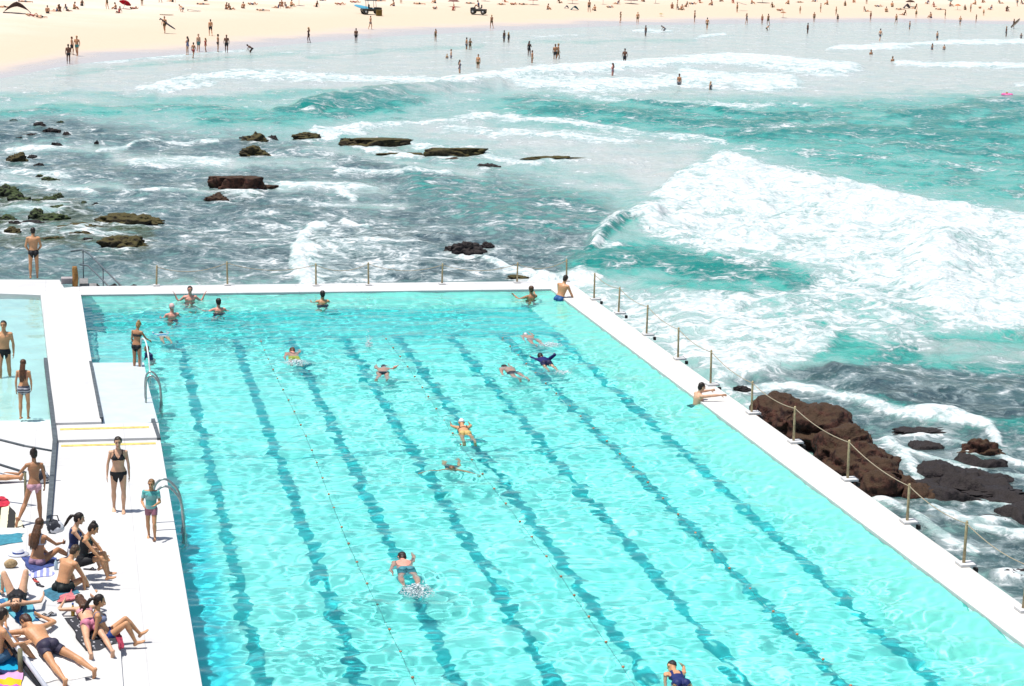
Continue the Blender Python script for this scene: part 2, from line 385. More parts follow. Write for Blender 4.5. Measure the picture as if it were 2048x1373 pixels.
def hair_mesh(G, style):
    h = G['hl']; nm = G['nm']; V = G['V']; s = G['hs']
    hd = nm == 'head'
    line = .055-.35*np.clip(-h[:, 1]+.05, 0, .08)-1.1*np.clip(-h[:, 1]-.015, 0, .06)
    mask = hd & (h[:, 2] > line) & ~((h[:, 1] > .075) & (h[:, 2] < .07))
    hc, HX, HF, HU = G['hc'], G['HX'], G['HF'], G['HU']
    if style == 'cap': return shell(G, mask, 'cap', .007)
    mb = MB()
    # a full head of hair rather than a bare shell
    R3 = np.array([HX, HF, HU])
    mb.ball(hc+HU*.032*s-HF*.016*s, (.09*s, .1*s, .096*s), R3)
    mb.ball(hc-HU*.02*s-HF*.05*s, (.078*s, .062*s, .085*s), R3)
    down = nrm(-G['U2']*1.0-G['F2']*.12) if style in ('long', 'mid') else None
    if style == 'bun': mb.ball(hc+HU*.115*s-HF*.06*s, .046*s); mb.ball(hc+HU*.08*s-HF*.07*s, .04*s)
    if style == 'lowbun': mb.ball(hc+HU*.01*s-HF*.125*s, .042*s)
    if style in ('long', 'mid'):
        n = 9 if style == 'long' else 5
        back = hc-HF*.075*s-HU*.02*s
        C = []; dirs = nrm(-HU*.7-HF*.3)
        p = back
        # falls down the back, clear of the shoulder blades
        bp, ba, bf = G['spine'](.40); tgt = bp-bf*.14*G['s']-ba*.02*G['s']
        bp2, ba2, bf2 = G['spine'](.22 if style == 'long' else .33); tgt2 = bp2-bf2*.125*G['s']
        K = [back, (back+tgt)/2-bf*.02*s, tgt, (tgt+tgt2)/2, tgt2]
        Cn = np.array(K); x = np.cross(bf, ba)
        mb.loft(Cn, x, bf, np.array([.08, .085, .085, .075, .03])*s, np.array([.045, .04, .03, .028, .012])*s, 12)
        for q in range(7):
            o = x*(q-3)*.024*s; jj = random.uniform(-.03, .03)
            mb.tube(Cn[1:]+o+np.linspace(0, 1, 4)[:, None]*x*jj+np.array([0, 0, random.uniform(-.05, .02)])*np.linspace(0, 1, 4)[:, None], np.array([.02, .02, .017, .006])*s, 6)
    if style == 'ponytail':
        a = hc+HU*.03*s-HF*.11*s; d = nrm(-HF*.8-HU*.3); e = nrm(-np.array([0, 0, 1.])*.8-HF*.35)
        mb.tube([a, a+d*.06*s, a+d*.09*s+e*.08*s, a+d*.1*s+e*.19*s, a+d*.1*s+e*.28*s], np.array([.022, .036, .036, .026, .006])*s, 10)
    me = remesh(mb, .009*max(.7, s), 1)
    n = len(me.vertices); co = np.empty(n*3, np.float32); me.vertices.foreach_get('co', co); co = co.reshape(-1, 3)
    no = np.empty(n*3, np.float32); me.vertices.foreach_get('normal', no); no = no.reshape(-1, 3)
    L = (co-hc)/s; a = L@HX; b = L@HF; c = L@HU
    strand = fbm(a*60+b*25, b*55+c*6, 3)
    co = co+no*(strand*.007*s)[:, None]
    # keep the face free
    face = (b > .045) & (c < .075); pull = np.where(face, np.minimum(.05, (b-.045)*1.3+.012), 0)
    co = co-(HF[None]*pull[:, None]*s).astype(np.float32)
    me.vertices.foreach_set('co', co.astype(np.float32).ravel()); me.update(); return me

PEOPLE = []
def person(P, loc, face, label='', sk='tan', wear=(), hair=('short', DARKH), group=None, wet=False, features=True, voxel=.0095, fingers=True, tilt=None):
    """face: degrees, 0 looks away from the camera along the pool, 180 towards it, 90 to the left"""
    G = figure(P, voxel, fingers)
    G['me'].name = 'person'
    o = link('person', G['me'], skin(sk)); o.location = loc; o.rotation_euler = (math.radians(tilt or 0), 0, math.radians(face))
    tag(o, label, 'person', group)
    parts = []
    for kind, c in wear:
        m = c if isinstance(c, bpy.types.Material) else cloth(c)
        mask, off = clothes(G, kind); me = shell(G, mask, kind, off)
        if me: parts.append(link(kind, me, m, o))
    if hair:
        hm = hair_mesh(G, hair[0])
        if hm: parts.append(link('swim_cap' if hair[0] == 'cap' else 'hair', hm, cloth(hair[1]) if hair[0] == 'cap' else hair_mat(hair[1]), o))
    if features:
        hc, HX, HF, HU, s = G['hc'], G['HX'], G['HF'], G['HU'], G['hs']; R3 = np.array([HX, HF, HU])
        for sx in (-1, 1):
            e = MB(); e.ball(hc+HX*sx*.031*s+HF*.087*s+HU*.012*s, (.014*s, .008*s, .008*s), R3, 10, 7); parts.append(e.build('eye', mat('eye', (.03, .02, .015), .2), o, True))
            e = MB(); e.ball(hc+HX*sx*.031*s+HF*.09*s+HU*.034*s, (.02*s, .007*s, .005*s), R3, 10, 7); parts.append(e.build('eyebrow', hair_mat(DARKH), o, True))
        e = MB(); e.ball(hc+HF*.086*s-HU*.058*s, (.023*s, .01*s, .008*s), R3, 10, 7); parts.append(e.build('mouth', mat('lips', (.32, .09, .07), .4), o, True))
    if wet:
        for q in [o]+parts: q.cycles.is_caustics_receiver = True
    PEOPLE.append(o); return o
# ------------------------------------------------------------------ levels
SEA_Z = -1.0
DECK_Z, MID_Z, WALK_Z, WALL_Z = .06, .12, .18, .07
XR = 1.9                                     # left edge of the lap pool
xy = lambda u, v, z=0.: tuple(at(u, v, z)[:2])

white_t = NT('white_painted_concrete')
_n = white_t.noise(1.3, white_t.pos(), 6, .65); _n2 = white_t.noise(9, white_t.pos(), 5, .7)
_c = white_t.mix(white_t.ramp(_n, .35, .75), (.52, .512, .50), (.47, .464, .455)); _c = white_t.mix(white_t.ramp(_n2, .62, .8, 0, .35), _c, (.42, .415, .40))
_s = white_t.n('ShaderNodeSeparateXYZ'); white_t.put(_s.inputs[0], white_t.pos())
_jx = white_t.math('LESS_THAN', white_t.math('ABSOLUTE', white_t.math('SUBTRACT', white_t.math('FRACT', white_t.math('DIVIDE', _s.outputs[0], 2.1)), .5)), .006); _jy = white_t.math('LESS_THAN', white_t.math('ABSOLUTE', white_t.math('SUBTRACT', white_t.math('FRACT', white_t.math('DIVIDE', _s.outputs[1], 3.0)), .5)), .005)
_n3 = white_t.noise(.45, white_t.pos(), 6, .7); _c = white_t.mix(white_t.ramp(_n3, .52, .68, 0, .75), _c, (.43, .425, .42))
_c = white_t.mix(white_t.math('MULTIPLY', white_t.math('MAXIMUM', _jx, _jy), .5), _c, (.34, .335, .33))
white_t.principled(_c, .75, white_t.bump(white_t.noise(60, white_t.pos(), 5), .25, .006), .25)
WHITE = white_t.m
warm_t = NT('cream_sea_wall_concrete')
_n = warm_t.noise(.9, warm_t.pos(), 6, .65); _n2 = warm_t.noise(14, warm_t.pos(), 5, .7)
_c = warm_t.mix(warm_t.ramp(_n, .35, .7), (.55, .535, .505), (.49, .47, .435)); _c = warm_t.mix(warm_t.ramp(_n2, .6, .8, 0, .4), _c, (.40, .365, .31))
warm_t.principled(_c, .8, warm_t.bump(warm_t.noise(50, warm_t.pos(), 5), .3, .008), .2)
CREAM = warm_t.m
GREY = mat('grey_painted_steel', (.09, .105, .115), .5, .2, 8)
DRAIN = mat('grey_kerb', (.075, .088, .095), .6, .25, 6)
YELLOW = mat('yellow_nosing', (.55, .42, .12), .7, .25, 9)
STEEL = mat('stainless_tube', (.30, .33, .32), .3, .2, 12, metal=.6)
BEIGE_POST = mat('weathered_post', (.33, .26, .15), .75, .3, 14, .3)
OCHRE = mat('rusty_ochre_post', (.24, .12, .035), .8, .35, 12, .4)
ROPE = mat('rope', (.33, .27, .19), .85, .25, 60, .4)

# ------------------------------------------------------------------ lap pool basin
ys0 = at(315, 880, DECK_Z)[1]; ys1 = at(313, 843, MID_Z)[1]
yl = at(288, 727, 0)[1]
wf = [xy(1108, 583, WALL_Z), xy(2048, 1290, WALL_Z)]
def wall_in(y):                              # inner edge of the right wall
    t = (y-wf[0][1])/(wf[1][1]-wf[0][1]); return wf[0][0]+t*(wf[1][0]-wf[0][0])
YF0, YF1 = 68.0, 69.55                       # far wall
t = NT('pool_floor_paint'); s = t.n('ShaderNodeSeparateXYZ'); t.put(s.inputs[0], t.pos())
lx = t.math('DIVIDE', t.math('ADD', s.outputs[0], -3.05+1.69/2), 1.69)
lane = t.math('LESS_THAN', t.math('ABSOLUTE', t.math('SUBTRACT', t.math('FRACT', lx), .5)), .078)
lane = t.math('MULTIPLY', lane, t.math('LESS_THAN', s.outputs[1], 62.5)); lane = t.math('MULTIPLY', lane, t.math('LESS_THAN', lx, 8)); lane = t.math('MULTIPLY', lane, t.math('GREATER_THAN', lx, 0))
cross = t.math('LESS_THAN', t.math('ABSOLUTE', t.math('SUBTRACT', s.outputs[1], 48.6)), .16)
cross = t.math('MAXIMUM', cross, t.math('LESS_THAN', t.math('ABSOLUTE', t.math('SUBTRACT', s.outputs[1], 62.5)), .3))
n = t.noise(.5, t.pos(), 4)
c = t.mix(t.ramp(n, .3, .7), (.21, .70, .64), (.28, .76, .695))
c = t.mix(t.ramp(t.math('ADD', s.outputs[1], t.math('MULTIPLY', n, 6)), 59, 70, 0, .85), c, (.012, .44, .44))
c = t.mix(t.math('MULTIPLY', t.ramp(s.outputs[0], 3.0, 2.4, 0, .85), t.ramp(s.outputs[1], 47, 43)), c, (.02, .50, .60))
c = t.mix(t.math('MULTIPLY', t.math('MAXIMUM', lane, t.math('MULTIPLY', cross, .6)), .95), c, (.01, .31, .34))
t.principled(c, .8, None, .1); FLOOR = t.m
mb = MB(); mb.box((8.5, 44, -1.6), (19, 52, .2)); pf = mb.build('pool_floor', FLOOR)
tag(pf, 'turquoise pool floor with eight dark lane lines under the water', 'pool floor', kind='structure'); pf.cycles.is_caustics_receiver = True

def structure(name, mb, m, label, cat, recv=False, **kw):
    o = tag(mb.build(name, m, **kw), label, cat, kind='structure')
    if recv: o.cycles.is_caustics_receiver = True
    return o
def thing(name, mb, m, label, cat, group=None, recv=False, **kw):
    o = tag(mb.build(name, m, **kw), label, cat, group)
    if recv: o.cycles.is_caustics_receiver = True
    return o
mb = MB(); cv = 1.05  # added slope over the upright wall faces, tilted so they catch more sun
P_ = [(wall_in(67.9)-.004, 67.99), (wall_in(20)-.004, 20)]
mb.add([(P_[0][0], P_[0][1], -.02), (P_[1][0], P_[1][1], -.02), (P_[1][0]-cv, P_[1][1], -1.49), (P_[0][0]-cv, P_[0][1]-cv, -1.49), (0.1, 67.99, -.02), (0.1, 67.99-cv, -1.49)], [(0, 1, 2, 3), (4, 0, 3, 5)])
structure('added_lining', mb, mat('pale_added_lining', (.36, .80, .70), .7, .05, 1., coords='pos'), 'pale lining added along the pool walls, sloped to catch more sun', 'added lining', True)
# right and far walls, two separate things butted at the corner
mb = MB(); out = 1.0
def strip(mb, ys, z1, z0=-3.0):
    a = [(wall_in(y), y) for y in ys]; b = [(wall_in(y)+out+.0*y, y) for y in ys]
    mb.prism(a+b[::-1], z0, z1)
strip(mb, [14, YF0-.004], WALL_Z)
wr = thing('sea_wall', mb, CREAM, 'long cream concrete wall between the lap pool and the breaking surf', 'wall', recv=True, bevel=.015)
mb = MB(); x0 = xy(60, 588, WALL_Z)[0]-.2
xw0 = xy(80, 590, WALK_Z)[0]; xw1 = xy(161, 592, WALK_Z)[0]
mb.prism([(xw1-.02, YF0), (wall_in(YF0)+out, YF0), (wall_in(YF0)+out, YF1), (xw1-.02, YF1)], -3, WALL_Z-.004)
wf_o = thing('pool_end_wall', mb, WHITE, 'white concrete wall closing the far end of the lap pool', 'wall', recv=True, bevel=.015)
# white slab at the far left, where the man looks out
pl = [xy(-120, 560, .05), xy(119, 561, .05), xy(128, 577, .05), (xw1-.024, YF1), (xw1-.024, YF0), (xw0, YF0), xy(-120, 584, .05)]
mb = MB(); mb.prism(pl, -3, WALL_Z-.002)
structure('pool_terrace', mb, WHITE, 'white slab at the far left corner above the rock pools', 'terrace', True)
# walkway between the two pools
wk = [(xw0, YF0-.003), (xw1, YF0-.003), xy(203, 841, WALK_Z), xy(110, 846, WALK_Z)]
ywk = min(wk[2][1], wk[3][1]); wk[2] = (wk[2][0], ywk); wk[3] = (wk[3][0], ywk)
mb = MB(); mb.prism(wk, -3, WALK_Z)
structure('walkway', mb, WHITE, 'broad white walkway running between the small pool and the lap pool', 'walkway', True, bevel=.01)
# wet ledge beside it
ld = [(wk[1][0]+(wk[2][0]-wk[1][0])*(YF0-yl)/(YF0-ywk), yl), xy(288, 727, .02), xy(297, 775, .02), xy(316, 846, .02), (wk[2][0]+.003, ywk)]
mb = MB(); mb.prism(ld, -3, .045)
WETWHITE = mat('wet_white_concrete', (.50, .55, .555), .3, .06, 2., .2, .01, .5, coords='pos')
structure('pool_ledge', mb, WETWHITE, 'flat wet white ledge at pool level beside the walkway', 'ledge', True)
# submerged shelf in front of the ledge
mb = MB(); mb.prism([(wk[1][0]-.05, yl+.004), (ld[1][0]-.25, yl+.004), (ld[1][0]-.25, yl+5.0), (wk[1][0]-.05, yl+5.0)], -1.49, -.5)
structure('submerged_step', mb, mat('pale_step', (.22, .62, .60), .8, .08, 1.5), 'pale shelf under the water by the ledge', 'step', True)
# two steps down to the near deck
xl_s = wk[3][0]; xr_s = ld[3][0]
mb = MB(); mb.prism([(xl_s, ywk-.003), (xr_s, ywk-.003), (XR, ys0), (xy(114, 886, MID_Z)[0], ys0)], -3, MID_Z)
structure('step', mb, WHITE, 'white step with a yellow nosing between walkway and deck', 'step', True, bevel=.008)
def nosing(y, z, x0_, x1_):
    mb = MB(); mb.box(((x0_+x1_)/2, y, z+.004), (x1_-x0_, .17, .008)); return mb
thing('step_nosing', nosing(ywk-.45, MID_Z, xl_s+.12, xr_s-.25), YELLOW, 'faded yellow strip across the upper white step', 'nosing strip', 'yellow step edges')
thing('step_nosing', nosing(ys0-.35, DECK_Z, xl_s+.15, XR-.12), YELLOW, 'faded yellow strip below the lower riser at the deck', 'nosing strip', 'yellow step edges')
# near deck
kx = lambda y: float(np.interp(y, [24, at(97, 1050, .1)[1], ys0, at(90, 722, .1)[1]], [at(97, 1050, .1)[0]-.3, at(97, 1050, .1)[0], at(112, 884, .1)[0], at(91, 722, .1)[0]]))
mb = MB(); mb.prism([(kx(ys0), ys0-.003), (XR, ys0-.003), (XR+.02, 14), (-12, 14), (-12, at(97, 1050)[1]), (kx(at(97, 1050)[1]), at(97, 1050)[1])], -3, DECK_Z)
structure('deck', mb, WHITE, 'wide white painted pool deck where bathers walk and lie', 'deck', True, bevel=.01)
# small pool: sloping floor and paved edge
kp = [xy(-140, 588), (xw0+.002, xy(78, 600)[1]), (wk[3][0]+.002, xy(100, 838)[1]), xy(-140, 842)]
yk0, yk1 = kp[2][1], xy(60, 596)[1]
v = [(kx(yk0)+.6, yk0, -.03), (kx(yk0)+.6, yk1+.4, -.5), (-12, yk1+.4, -.5), (-12, yk0, -.03), (kx(yk0)+.1, yk0-3.2, .03), (-12, yk0-3.2, .03)]
me = bpy.data.meshes.new('small_pool_floor'); me.from_pydata(v, [], [(0, 1, 2, 3), (4, 0, 3, 5)]); me.update()
kf = link('small_pool_floor', me, mat('pale_wet_floor', (.50, .66, .63), .6, .07, 1.2, .1, coords='pos'), smooth=False); tag(kf, 'pale sloping floor of the shallow pool at left', 'pool floor', kind='structure'); kf.cycles.is_caustics_receiver = True
mb = MB(); ya, yb = yk0-1.2, at(97, 1050)[1]+.002
mb.prism([(kx(ya)-.002, ya), (-12, ya), (-12, yb), (kx(yb)-.002, yb), (kx(ys0)-.002, ys0)], -3, .05)
structure('lower_terrace', mb, WHITE, 'white paved terrace beside the shallow pool at left', 'terrace', True)
# grey kerb strips
def kerb(pts, wd, h, name, label):
    mb = MB(); P = np.array(pts, float)
    for a, b in zip(P[:-1], P[1:]):
        d = nrm(np.append(b[:2]-a[:2], 0)); q = np.array([-d[1], d[0], 0])*wd/2
        v = [a-q, a+q, b+q, b-q]; v = [x+np.array([0, 0, -.05]) for x in v]+[x+np.array([0, 0, h]) for x in v]
        mb.add(v, [(0, 1, 2, 3), (7, 6, 5, 4), (0, 4, 5, 1), (1, 5, 6, 2), (2, 6, 7, 3), (3, 7, 4, 0)])
    return thing(name, mb, DRAIN, label, 'kerb', 'grey kerbs', True)
kerb([at(91, 722, .05), at(103, 820, .14), at(110, 882, .12), at(97, 1050, .08)], .10, .09, 'grey_kerb', 'bent dark grey kerb between the small pool and the deck')
kerb([at(181, 727, .12), at(203, 840, .15)], .08, .07, 'grey_kerb', 'straight grey kerb between the walkway and the wet ledge')
kerb([at(306, 842, .1), at(318, 881, .06)], .09, .06, 'grey_kerb', 'short dark kerb at the pool end of the steps')

# ------------------------------------------------------------------ pool water
t = NT('pool_water')
b = t.n('ShaderNodeBsdfPrincipled'); b.inputs['Transmission Weight'].default_value = 1; b.inputs['Roughness'].default_value = .11; b.inputs['IOR'].default_value = 1.33
b.inputs['Base Color'].default_value = (.82, .985, .965, 1); t.t.links.new(b.outputs[0], t.out.inputs[0]); WATER = t.m
WAKES = [(592, 722, 1), (760, 735, 1), (1015, 740, 1), (1098, 725, 1), (1070, 680, 1), (930, 870, .8), (904, 950, 1.2), (820, 1160, 1.5), (1355, 1350, 1.2), (328, 670, .8), (380, 600, .8), (437, 620, .8), (1390, 810, 1.1), (345, 632, .8)]   # where swimmers stir the water
def water_sheet(name, x0, x1, y0, y1, step, amp, label, seed):
    nx, ny = int((x1-x0)/step), int((y1-y0)/step); X, Y = np.meshgrid(np.linspace(x0, x1, nx), np.linspace(y0, y1, ny))
    rng = np.random.default_rng(seed); Z = np.zeros_like(X)
    Xw = X+.25*fbm(X*.55, Y*.55, 2); Yw = Y+.25*fbm(X*.55+40, Y*.55+7, 2)
    for i in range(72):
        lam = .23*(9.5**rng.random()); a = rng.normal(1.45, .55+.6*(lam < .6)); k = 2*math.pi/lam
        Z += amp*1.0*lam**.78*np.sin(k*(math.cos(a)*Xw+math.sin(a)*Yw)+rng.random()*6.28)
    Z *= 1+.8*fbm(X*.2, Y*.13, 3)
    for (wu, ww, wr_) in WAKES:
        c = at(wu, ww, 0); d = np.hypot(X-c[0], (Y-c[1])*.8); Z += .016*wr_*np.exp(-d/(.9*wr_))*np.sin(2*math.pi*d/.42+2*fbm(X*1.5, Y*1.5, 2))
    Z = np.minimum(Z, .04)
    idx = np.arange(nx*ny).reshape(ny, nx); f = np.stack([idx[:-1, :-1], idx[:-1, 1:], idx[1:, 1:], idx[1:, :-1]], -1).reshape(-1, 4)
    o = link(name, mesh_np(name, np.stack([X, Y, Z], -1).reshape(-1, 3), f), WATER); tag(o, label, 'water', kind='structure'); o.cycles.is_caustics_caster = True
    return o
water_sheet('pool_water', 0.05, 16.9, 20, 68.3, .055, .0028, 'clear rippled turquoise water filling the lap pool', 1)
water_sheet('small_pool_water', -5, .45, yk0, yk1+.3, .07, .0012, 'still pale water in the shallow pool at left', 5)

# ------------------------------------------------------------------ sand
SH = [(-900, 240), (-300, 185), (0, 158), (90, 140), (170, 126), (370, 108), (480, 98), (620, 86), (750, 75), (900, 67), (1020, 61), (1200, 53), (1400, 49), (1600, 46), (1800, 45), (2048, 50), (2500, 54), (3200, 60)]
shp = np.array([at(u, v, SEA_Z)[:2] for u, v in SH]); o_ = np.argsort(shp[:, 0]); shp = shp[o_]
def shore_y(x): return np.interp(x, shp[:, 0], shp[:, 1])
def sand_z(x, y):
    d = (y-shore_y(x)); return SEA_Z+np.clip(np.where(d > 0, d*.028, d*.05), -2.5, 9)+0.
gx = np.concatenate([np.linspace(-1500, -80, 12), np.linspace(-70, 260, 160), np.linspace(280, 1500, 12)])
gd = np.concatenate([np.linspace(-45, -5, 10), np.linspace(-4, 12, 60), np.linspace(12.5, 200, 130), np.linspace(215, 2500, 14)])
GX, GD = np.meshgrid(gx, gd); GY = shore_y(GX)+GD; GZ = sand_z(GX, GY)+np.where(GD > 6, .10*fbm(GX*.25, GY*.12, 4), 0)+.05*fbm(GX*.06, GY*.2, 2)
idx = np.arange(GX.size).reshape(GX.shape); f = np.stack([idx[:-1, :-1], idx[:-1, 1:], idx[1:, 1:], idx[1:, :-1]], -1).reshape(-1, 4)
t = NT('beach_sand'); s = t.n('ShaderNodeSeparateXYZ'); t.put(s.inputs[0], t.pos())
mp = t.n('ShaderNodeMapping'); t.put(mp.inputs[0], t.pos()); mp.inputs['Scale'].default_value = (.35, 1, 1)
n1 = t.noise(.12, mp.outputs[0], 6, .6); n2 = t.noise(.9, t.pos(), 5, .65)
c = t.mix(t.ramp(n1, .35, .65), (.60, .51, .42), (.56, .44, .33)); c = t.mix(t.ramp(n2, .55, .75, 0, .5), c, (.66, .58, .48))
c = t.mix(t.ramp(s.outputs[2], -.35, .9), (.52, .41, .30), c)
hz = t.math('ADD', s.outputs[2], t.math('MULTIPLY', t.math('SUBTRACT', n1, .5), .45))
wet = t.ramp(hz, -.55, -.95); c = t.mix(wet, c, (.45, .40, .375))
t.principled(c, t.ramp(wet, 0, 1, .95, .22), t.bump(n2, .5, .12), .3)
sand = link('sand_beach', mesh_np('sand_beach', np.stack([GX, GY, GZ], -1).reshape(-1, 3), f), t.m); tag(sand, 'pale golden sand beach rising behind the surf', 'sand', kind='structure')
def on_sand(u, v):
    z = 0.
    for _ in range(25):
        p = at(u, v, z); z = .5*z+.5*float(max(SEA_Z, sand_z(p[0], p[1])))
    p = at(u, v, z); return p
# ------------------------------------------------------------------ the sea
na, nr = 820, 860
AZ = np.concatenate([np.linspace(-.35, -.06, 40)[:-1], np.linspace(-.06, .47, na), np.linspace(.47, .95, 70)[1:]])
IR = np.linspace(1/26., 1/520., nr)
A_, I_ = np.meshgrid(AZ, IR); R_ = 1/I_
SX = R_*np.sin(A_); SY = R_*np.cos(A_)
U_, V_ = project(np.stack([SX, SY, np.full_like(SX, SEA_Z)], -1).reshape(-1, 3)); U_ = U_.reshape(SX.shape); V_ = V_.reshape(SX.shape)
# rocks of the reef: where the photograph shows them, width and height in its pixels
RK = [(475, 368, 98, 36, 'brown', 'big square brown slab rock standing alone in the reef water', .5, .55), (436, 397, 52, 16, 'brown', 'small dark wedge rock in front of the big square slab', .6, 0), (535, 375, 44, 9, 'brown', 'low brown shelf sticking out right of the big square slab', .5, .5),
      (752, 286, 124, 19, 'olive', 'long flat-topped rock in the middle of the offshore row', .35, .5), (915, 305, 112, 19, 'olive', 'long tapering rock right of the middle in the offshore row', .35, .5), (693, 281, 22, 9, 'dark', 'small black stub at the left end of the long flat rock', .7, 0), (612, 272, 52, 11, 'olive', 'arched low rock left of the white splash', .5, 0), (800, 309, 90, 6, 'olive', 'thin sliver of rock below the long flat-topped one', .3, 0), (905, 321, 44, 7, 'brown', 'small brown rock just under the tapering rock', .5, 0), (978, 334, 44, 11, 'dark', 'jagged black rock with foam round it right of the row', .6, 0), (1115, 316, 112, 7, 'olive', 'very thin rock line awash in the milky water', .25, 0),
      (512, 278, 50, 20, 'olive', 'knobbly olive rock heap left of the offshore row', .6, 0), (488, 281, 26, 10, 'dark', 'small dark stone on the left flank of the olive heap', .7, 0), (510, 303, 56, 18, 'olive', 'lower olive block in front of the knobbly heap', .6, 0), (546, 276, 18, 10, 'dark', 'small dark stone on the right flank of the olive heap', .7, 0),
      (930, 497, 88, 24, 'dark', 'black rock washed by foam behind the end wall', .5, 0), (975, 493, 28, 14, 'dark', 'small black rock touching the washed black one', .6, 0), (1038, 556, 56, 9, 'olive', 'low olive ledge at the foot of a fence post', .4, 0),
      (36, 317, 40, 23, 'olive', 'rounded olive boulder at the far left of the reef', .7, 0), (64, 315, 22, 9, 'dark', 'small dark stone right of the rounded olive boulder', .7, 0), (78, 331, 20, 8, 'dark', 'little black stone below the rounded olive boulder', .7, 0),
      (80, 250, 26, 10, 'dark', 'flat black rock topmost in the far left cluster', .6, 0), (102, 263, 42, 12, 'dark', 'biggest black rock of the far left cluster', .5, 0), (61, 272, 40, 8, 'dark', 'long low black rock at the left of the far cluster', .5, 0), (133, 270, 18, 9, 'dark', 'small black rock at the right of the far cluster', .6, 0), (26, 242, 18, 6, 'dark', 'tiny black rock highest at the left edge of the reef', .6, 0), (193, 287, 9, 9, 'dark', 'lone tiny black stone beside a white ripple', .7, 0), (112, 290, 20, 8, 'dark', 'low dark stone below the far cluster', .6, 0), (38, 277, 16, 5, 'dark', 'thin dark stone left of the far cluster', .6, 0), (121, 245, 14, 5, 'green', 'tiny greenish stone just past the far cluster', .6, 0),
      (80, 354, 18, 8, 'green', 'small green stone above the weedy ledges', .7, 0), (101, 360, 32, 11, 'green', 'green hump above the weedy ledges', .6, 0),
      (14, 383, 56, 25, 'green', 'bright green weedy mound at the left edge', .7, 0), (36, 397, 46, 16, 'green', 'green ledge sloping down from the weedy mound', .6, 0), (92, 402, 52, 15, 'green', 'broad green ledge in the middle of the weedy ledges', .6, 0), (116, 394, 24, 11, 'green', 'rounded green stone behind the broad green ledge', .7, 0), (118, 416, 40, 8, 'green', 'thin green strip below the broad green ledge', .5, 0), (74, 430, 34, 17, 'green', 'dark green block among the weedy ledges', .7, 0), (106, 435, 60, 14, 'green', 'long green shelf running right from the dark green block', .5, 0), (12, 438, 40, 13, 'green', 'green stone at the left edge above the standing man', .6, 0), (28, 449, 28, 12, 'dark', 'dark stone left of the long shelf', .6, 0), (62, 448, 62, 9, 'dark', 'narrow dark ledge above the head of the standing man', .4, 0), (24, 462, 36, 12, 'olive', 'olive stone beside the head of the standing man', .6, 0), (170, 408, 22, 9, 'green', 'small faint green stone right of the weedy ledges', .6, 0), (192, 411, 18, 8, 'dark', 'small faint dark stone right of the weedy ledges', .6, 0),
      (262, 439, 118, 24, 'olive', 'broad olive rock farthest right of the flat shoals', .45, 0), (166, 454, 96, 13, 'olive', 'long flat olive shoal left of the broad one', .45, 0), (108, 478, 54, 8, 'olive', 'thin olive shoal right of the standing man', .4, 0), (160, 468, 50, 10, 'olive', 'thin olive shoal under the long flat one', .4, 0), (176, 481, 26, 10, 'dark', 'small dark stone above the handrail', .6, 0), (247, 486, 88, 26, 'olive', 'big smooth olive boulder nearest the end wall', .55, 0), (116, 462, 30, 7, 'dark', 'thin dark stone left of the long flat shoal', .5, 0), (185, 576, 34, 10, 'dark', 'black rock by the rusty bollard', .5, 0), (228, 574, 20, 8, 'dark', 'small black rock at the foot of the handrail', .5, 0), (266, 574, 16, 9, 'dark', 'small black rock right of the handrail', .5, 0),
      (1962, 900, 92, 34, 'brown', 'dark brown crag breaking the surface at right', .5, 0), (1900, 968, 150, 22, 'dark', 'black reef hump half buried in rushing foam', .6, 0), (1990, 985, 130, 16, 'dark', 'black reef hump at the right edge under the crag', .6, 0), (1975, 1045, 110, 13, 'dark', 'low black reef rock awash below the reef humps', .6, 0), (1850, 864, 110, 12, 'dark', 'low dark reef rock in the foam beyond the big brown outcrop', .5, 0), (1485, 778, 40, 8, 'dark', 'low dark rock awash beside a fence post', .5, 0), (2030, 1150, 90, 26, 'dark', 'black rock at the lower right corner by the sea wall', .6, 0)]
# the layout below is a map of the bay: shoals, reef, breakers; it is warped so that no edge stays straight
_wu = 40*fbm(SX*.12, SY*.06, 5, .6); _wv = 19*fbm(SX*.14+50, SY*.07+8, 5, .62)*(.35+.65*sstep(V_, 120, 260))
mu, mv = U_+_wu, V_+_wv
def stroke(pts, wd, ku=.5):
    """soft ridge along a line; wd = half width"""
    P = np.array(pts, float); best = np.full(mu.shape, 1e9)
    for a, b in zip(P[:-1], P[1:]):
        d = b-a; d2 = np.array([d[0]*ku, d[1]]); x = (mu-a[0])*ku; y = mv-a[1]
        t = np.clip((x*d2[0]+y*d2[1])/(d2@d2), 0, 1); best = np.minimum(best, np.hypot(x-t*d2[0], y-t*d2[1]))
    return np.exp(-(best/wd)**2)
def blob(u, v, ru, rv, p=2): return np.exp(-((np.abs((mu-u)/ru))**p+(np.abs((mv-v)/rv))**p))
def poly(pts, soft):
    P = np.array(pts, float); n = len(P); ins = np.zeros(mu.shape, bool); D = np.full(mu.shape, 1e9)
    for i in range(n):
        a, b = P[i], P[(i+1) % n]
        c = ((a[1] > mv) != (b[1] > mv)) & (mu < (b[0]-a[0])*(mv-a[1])/(b[1]-a[1]+1e-9)+a[0]); ins ^= c
        d = b-a; t = np.clip(((mu-a[0])*d[0]+(mv-a[1])*d[1])/(d@d+1e-9), 0, 1); D = np.minimum(D, np.hypot(mu-a[0]-t*d[0], mv-a[1]-t*d[1]))
    return sstep(np.where(ins, D, -D), -soft, soft)
foam = np.zeros_like(SX); teal = np.zeros_like(SX); dark = np.zeros_like(SX); milk = np.zeros_like(SX); hgt = np.zeros_like(SX)
def mx(a, b): return np.maximum(a, b)
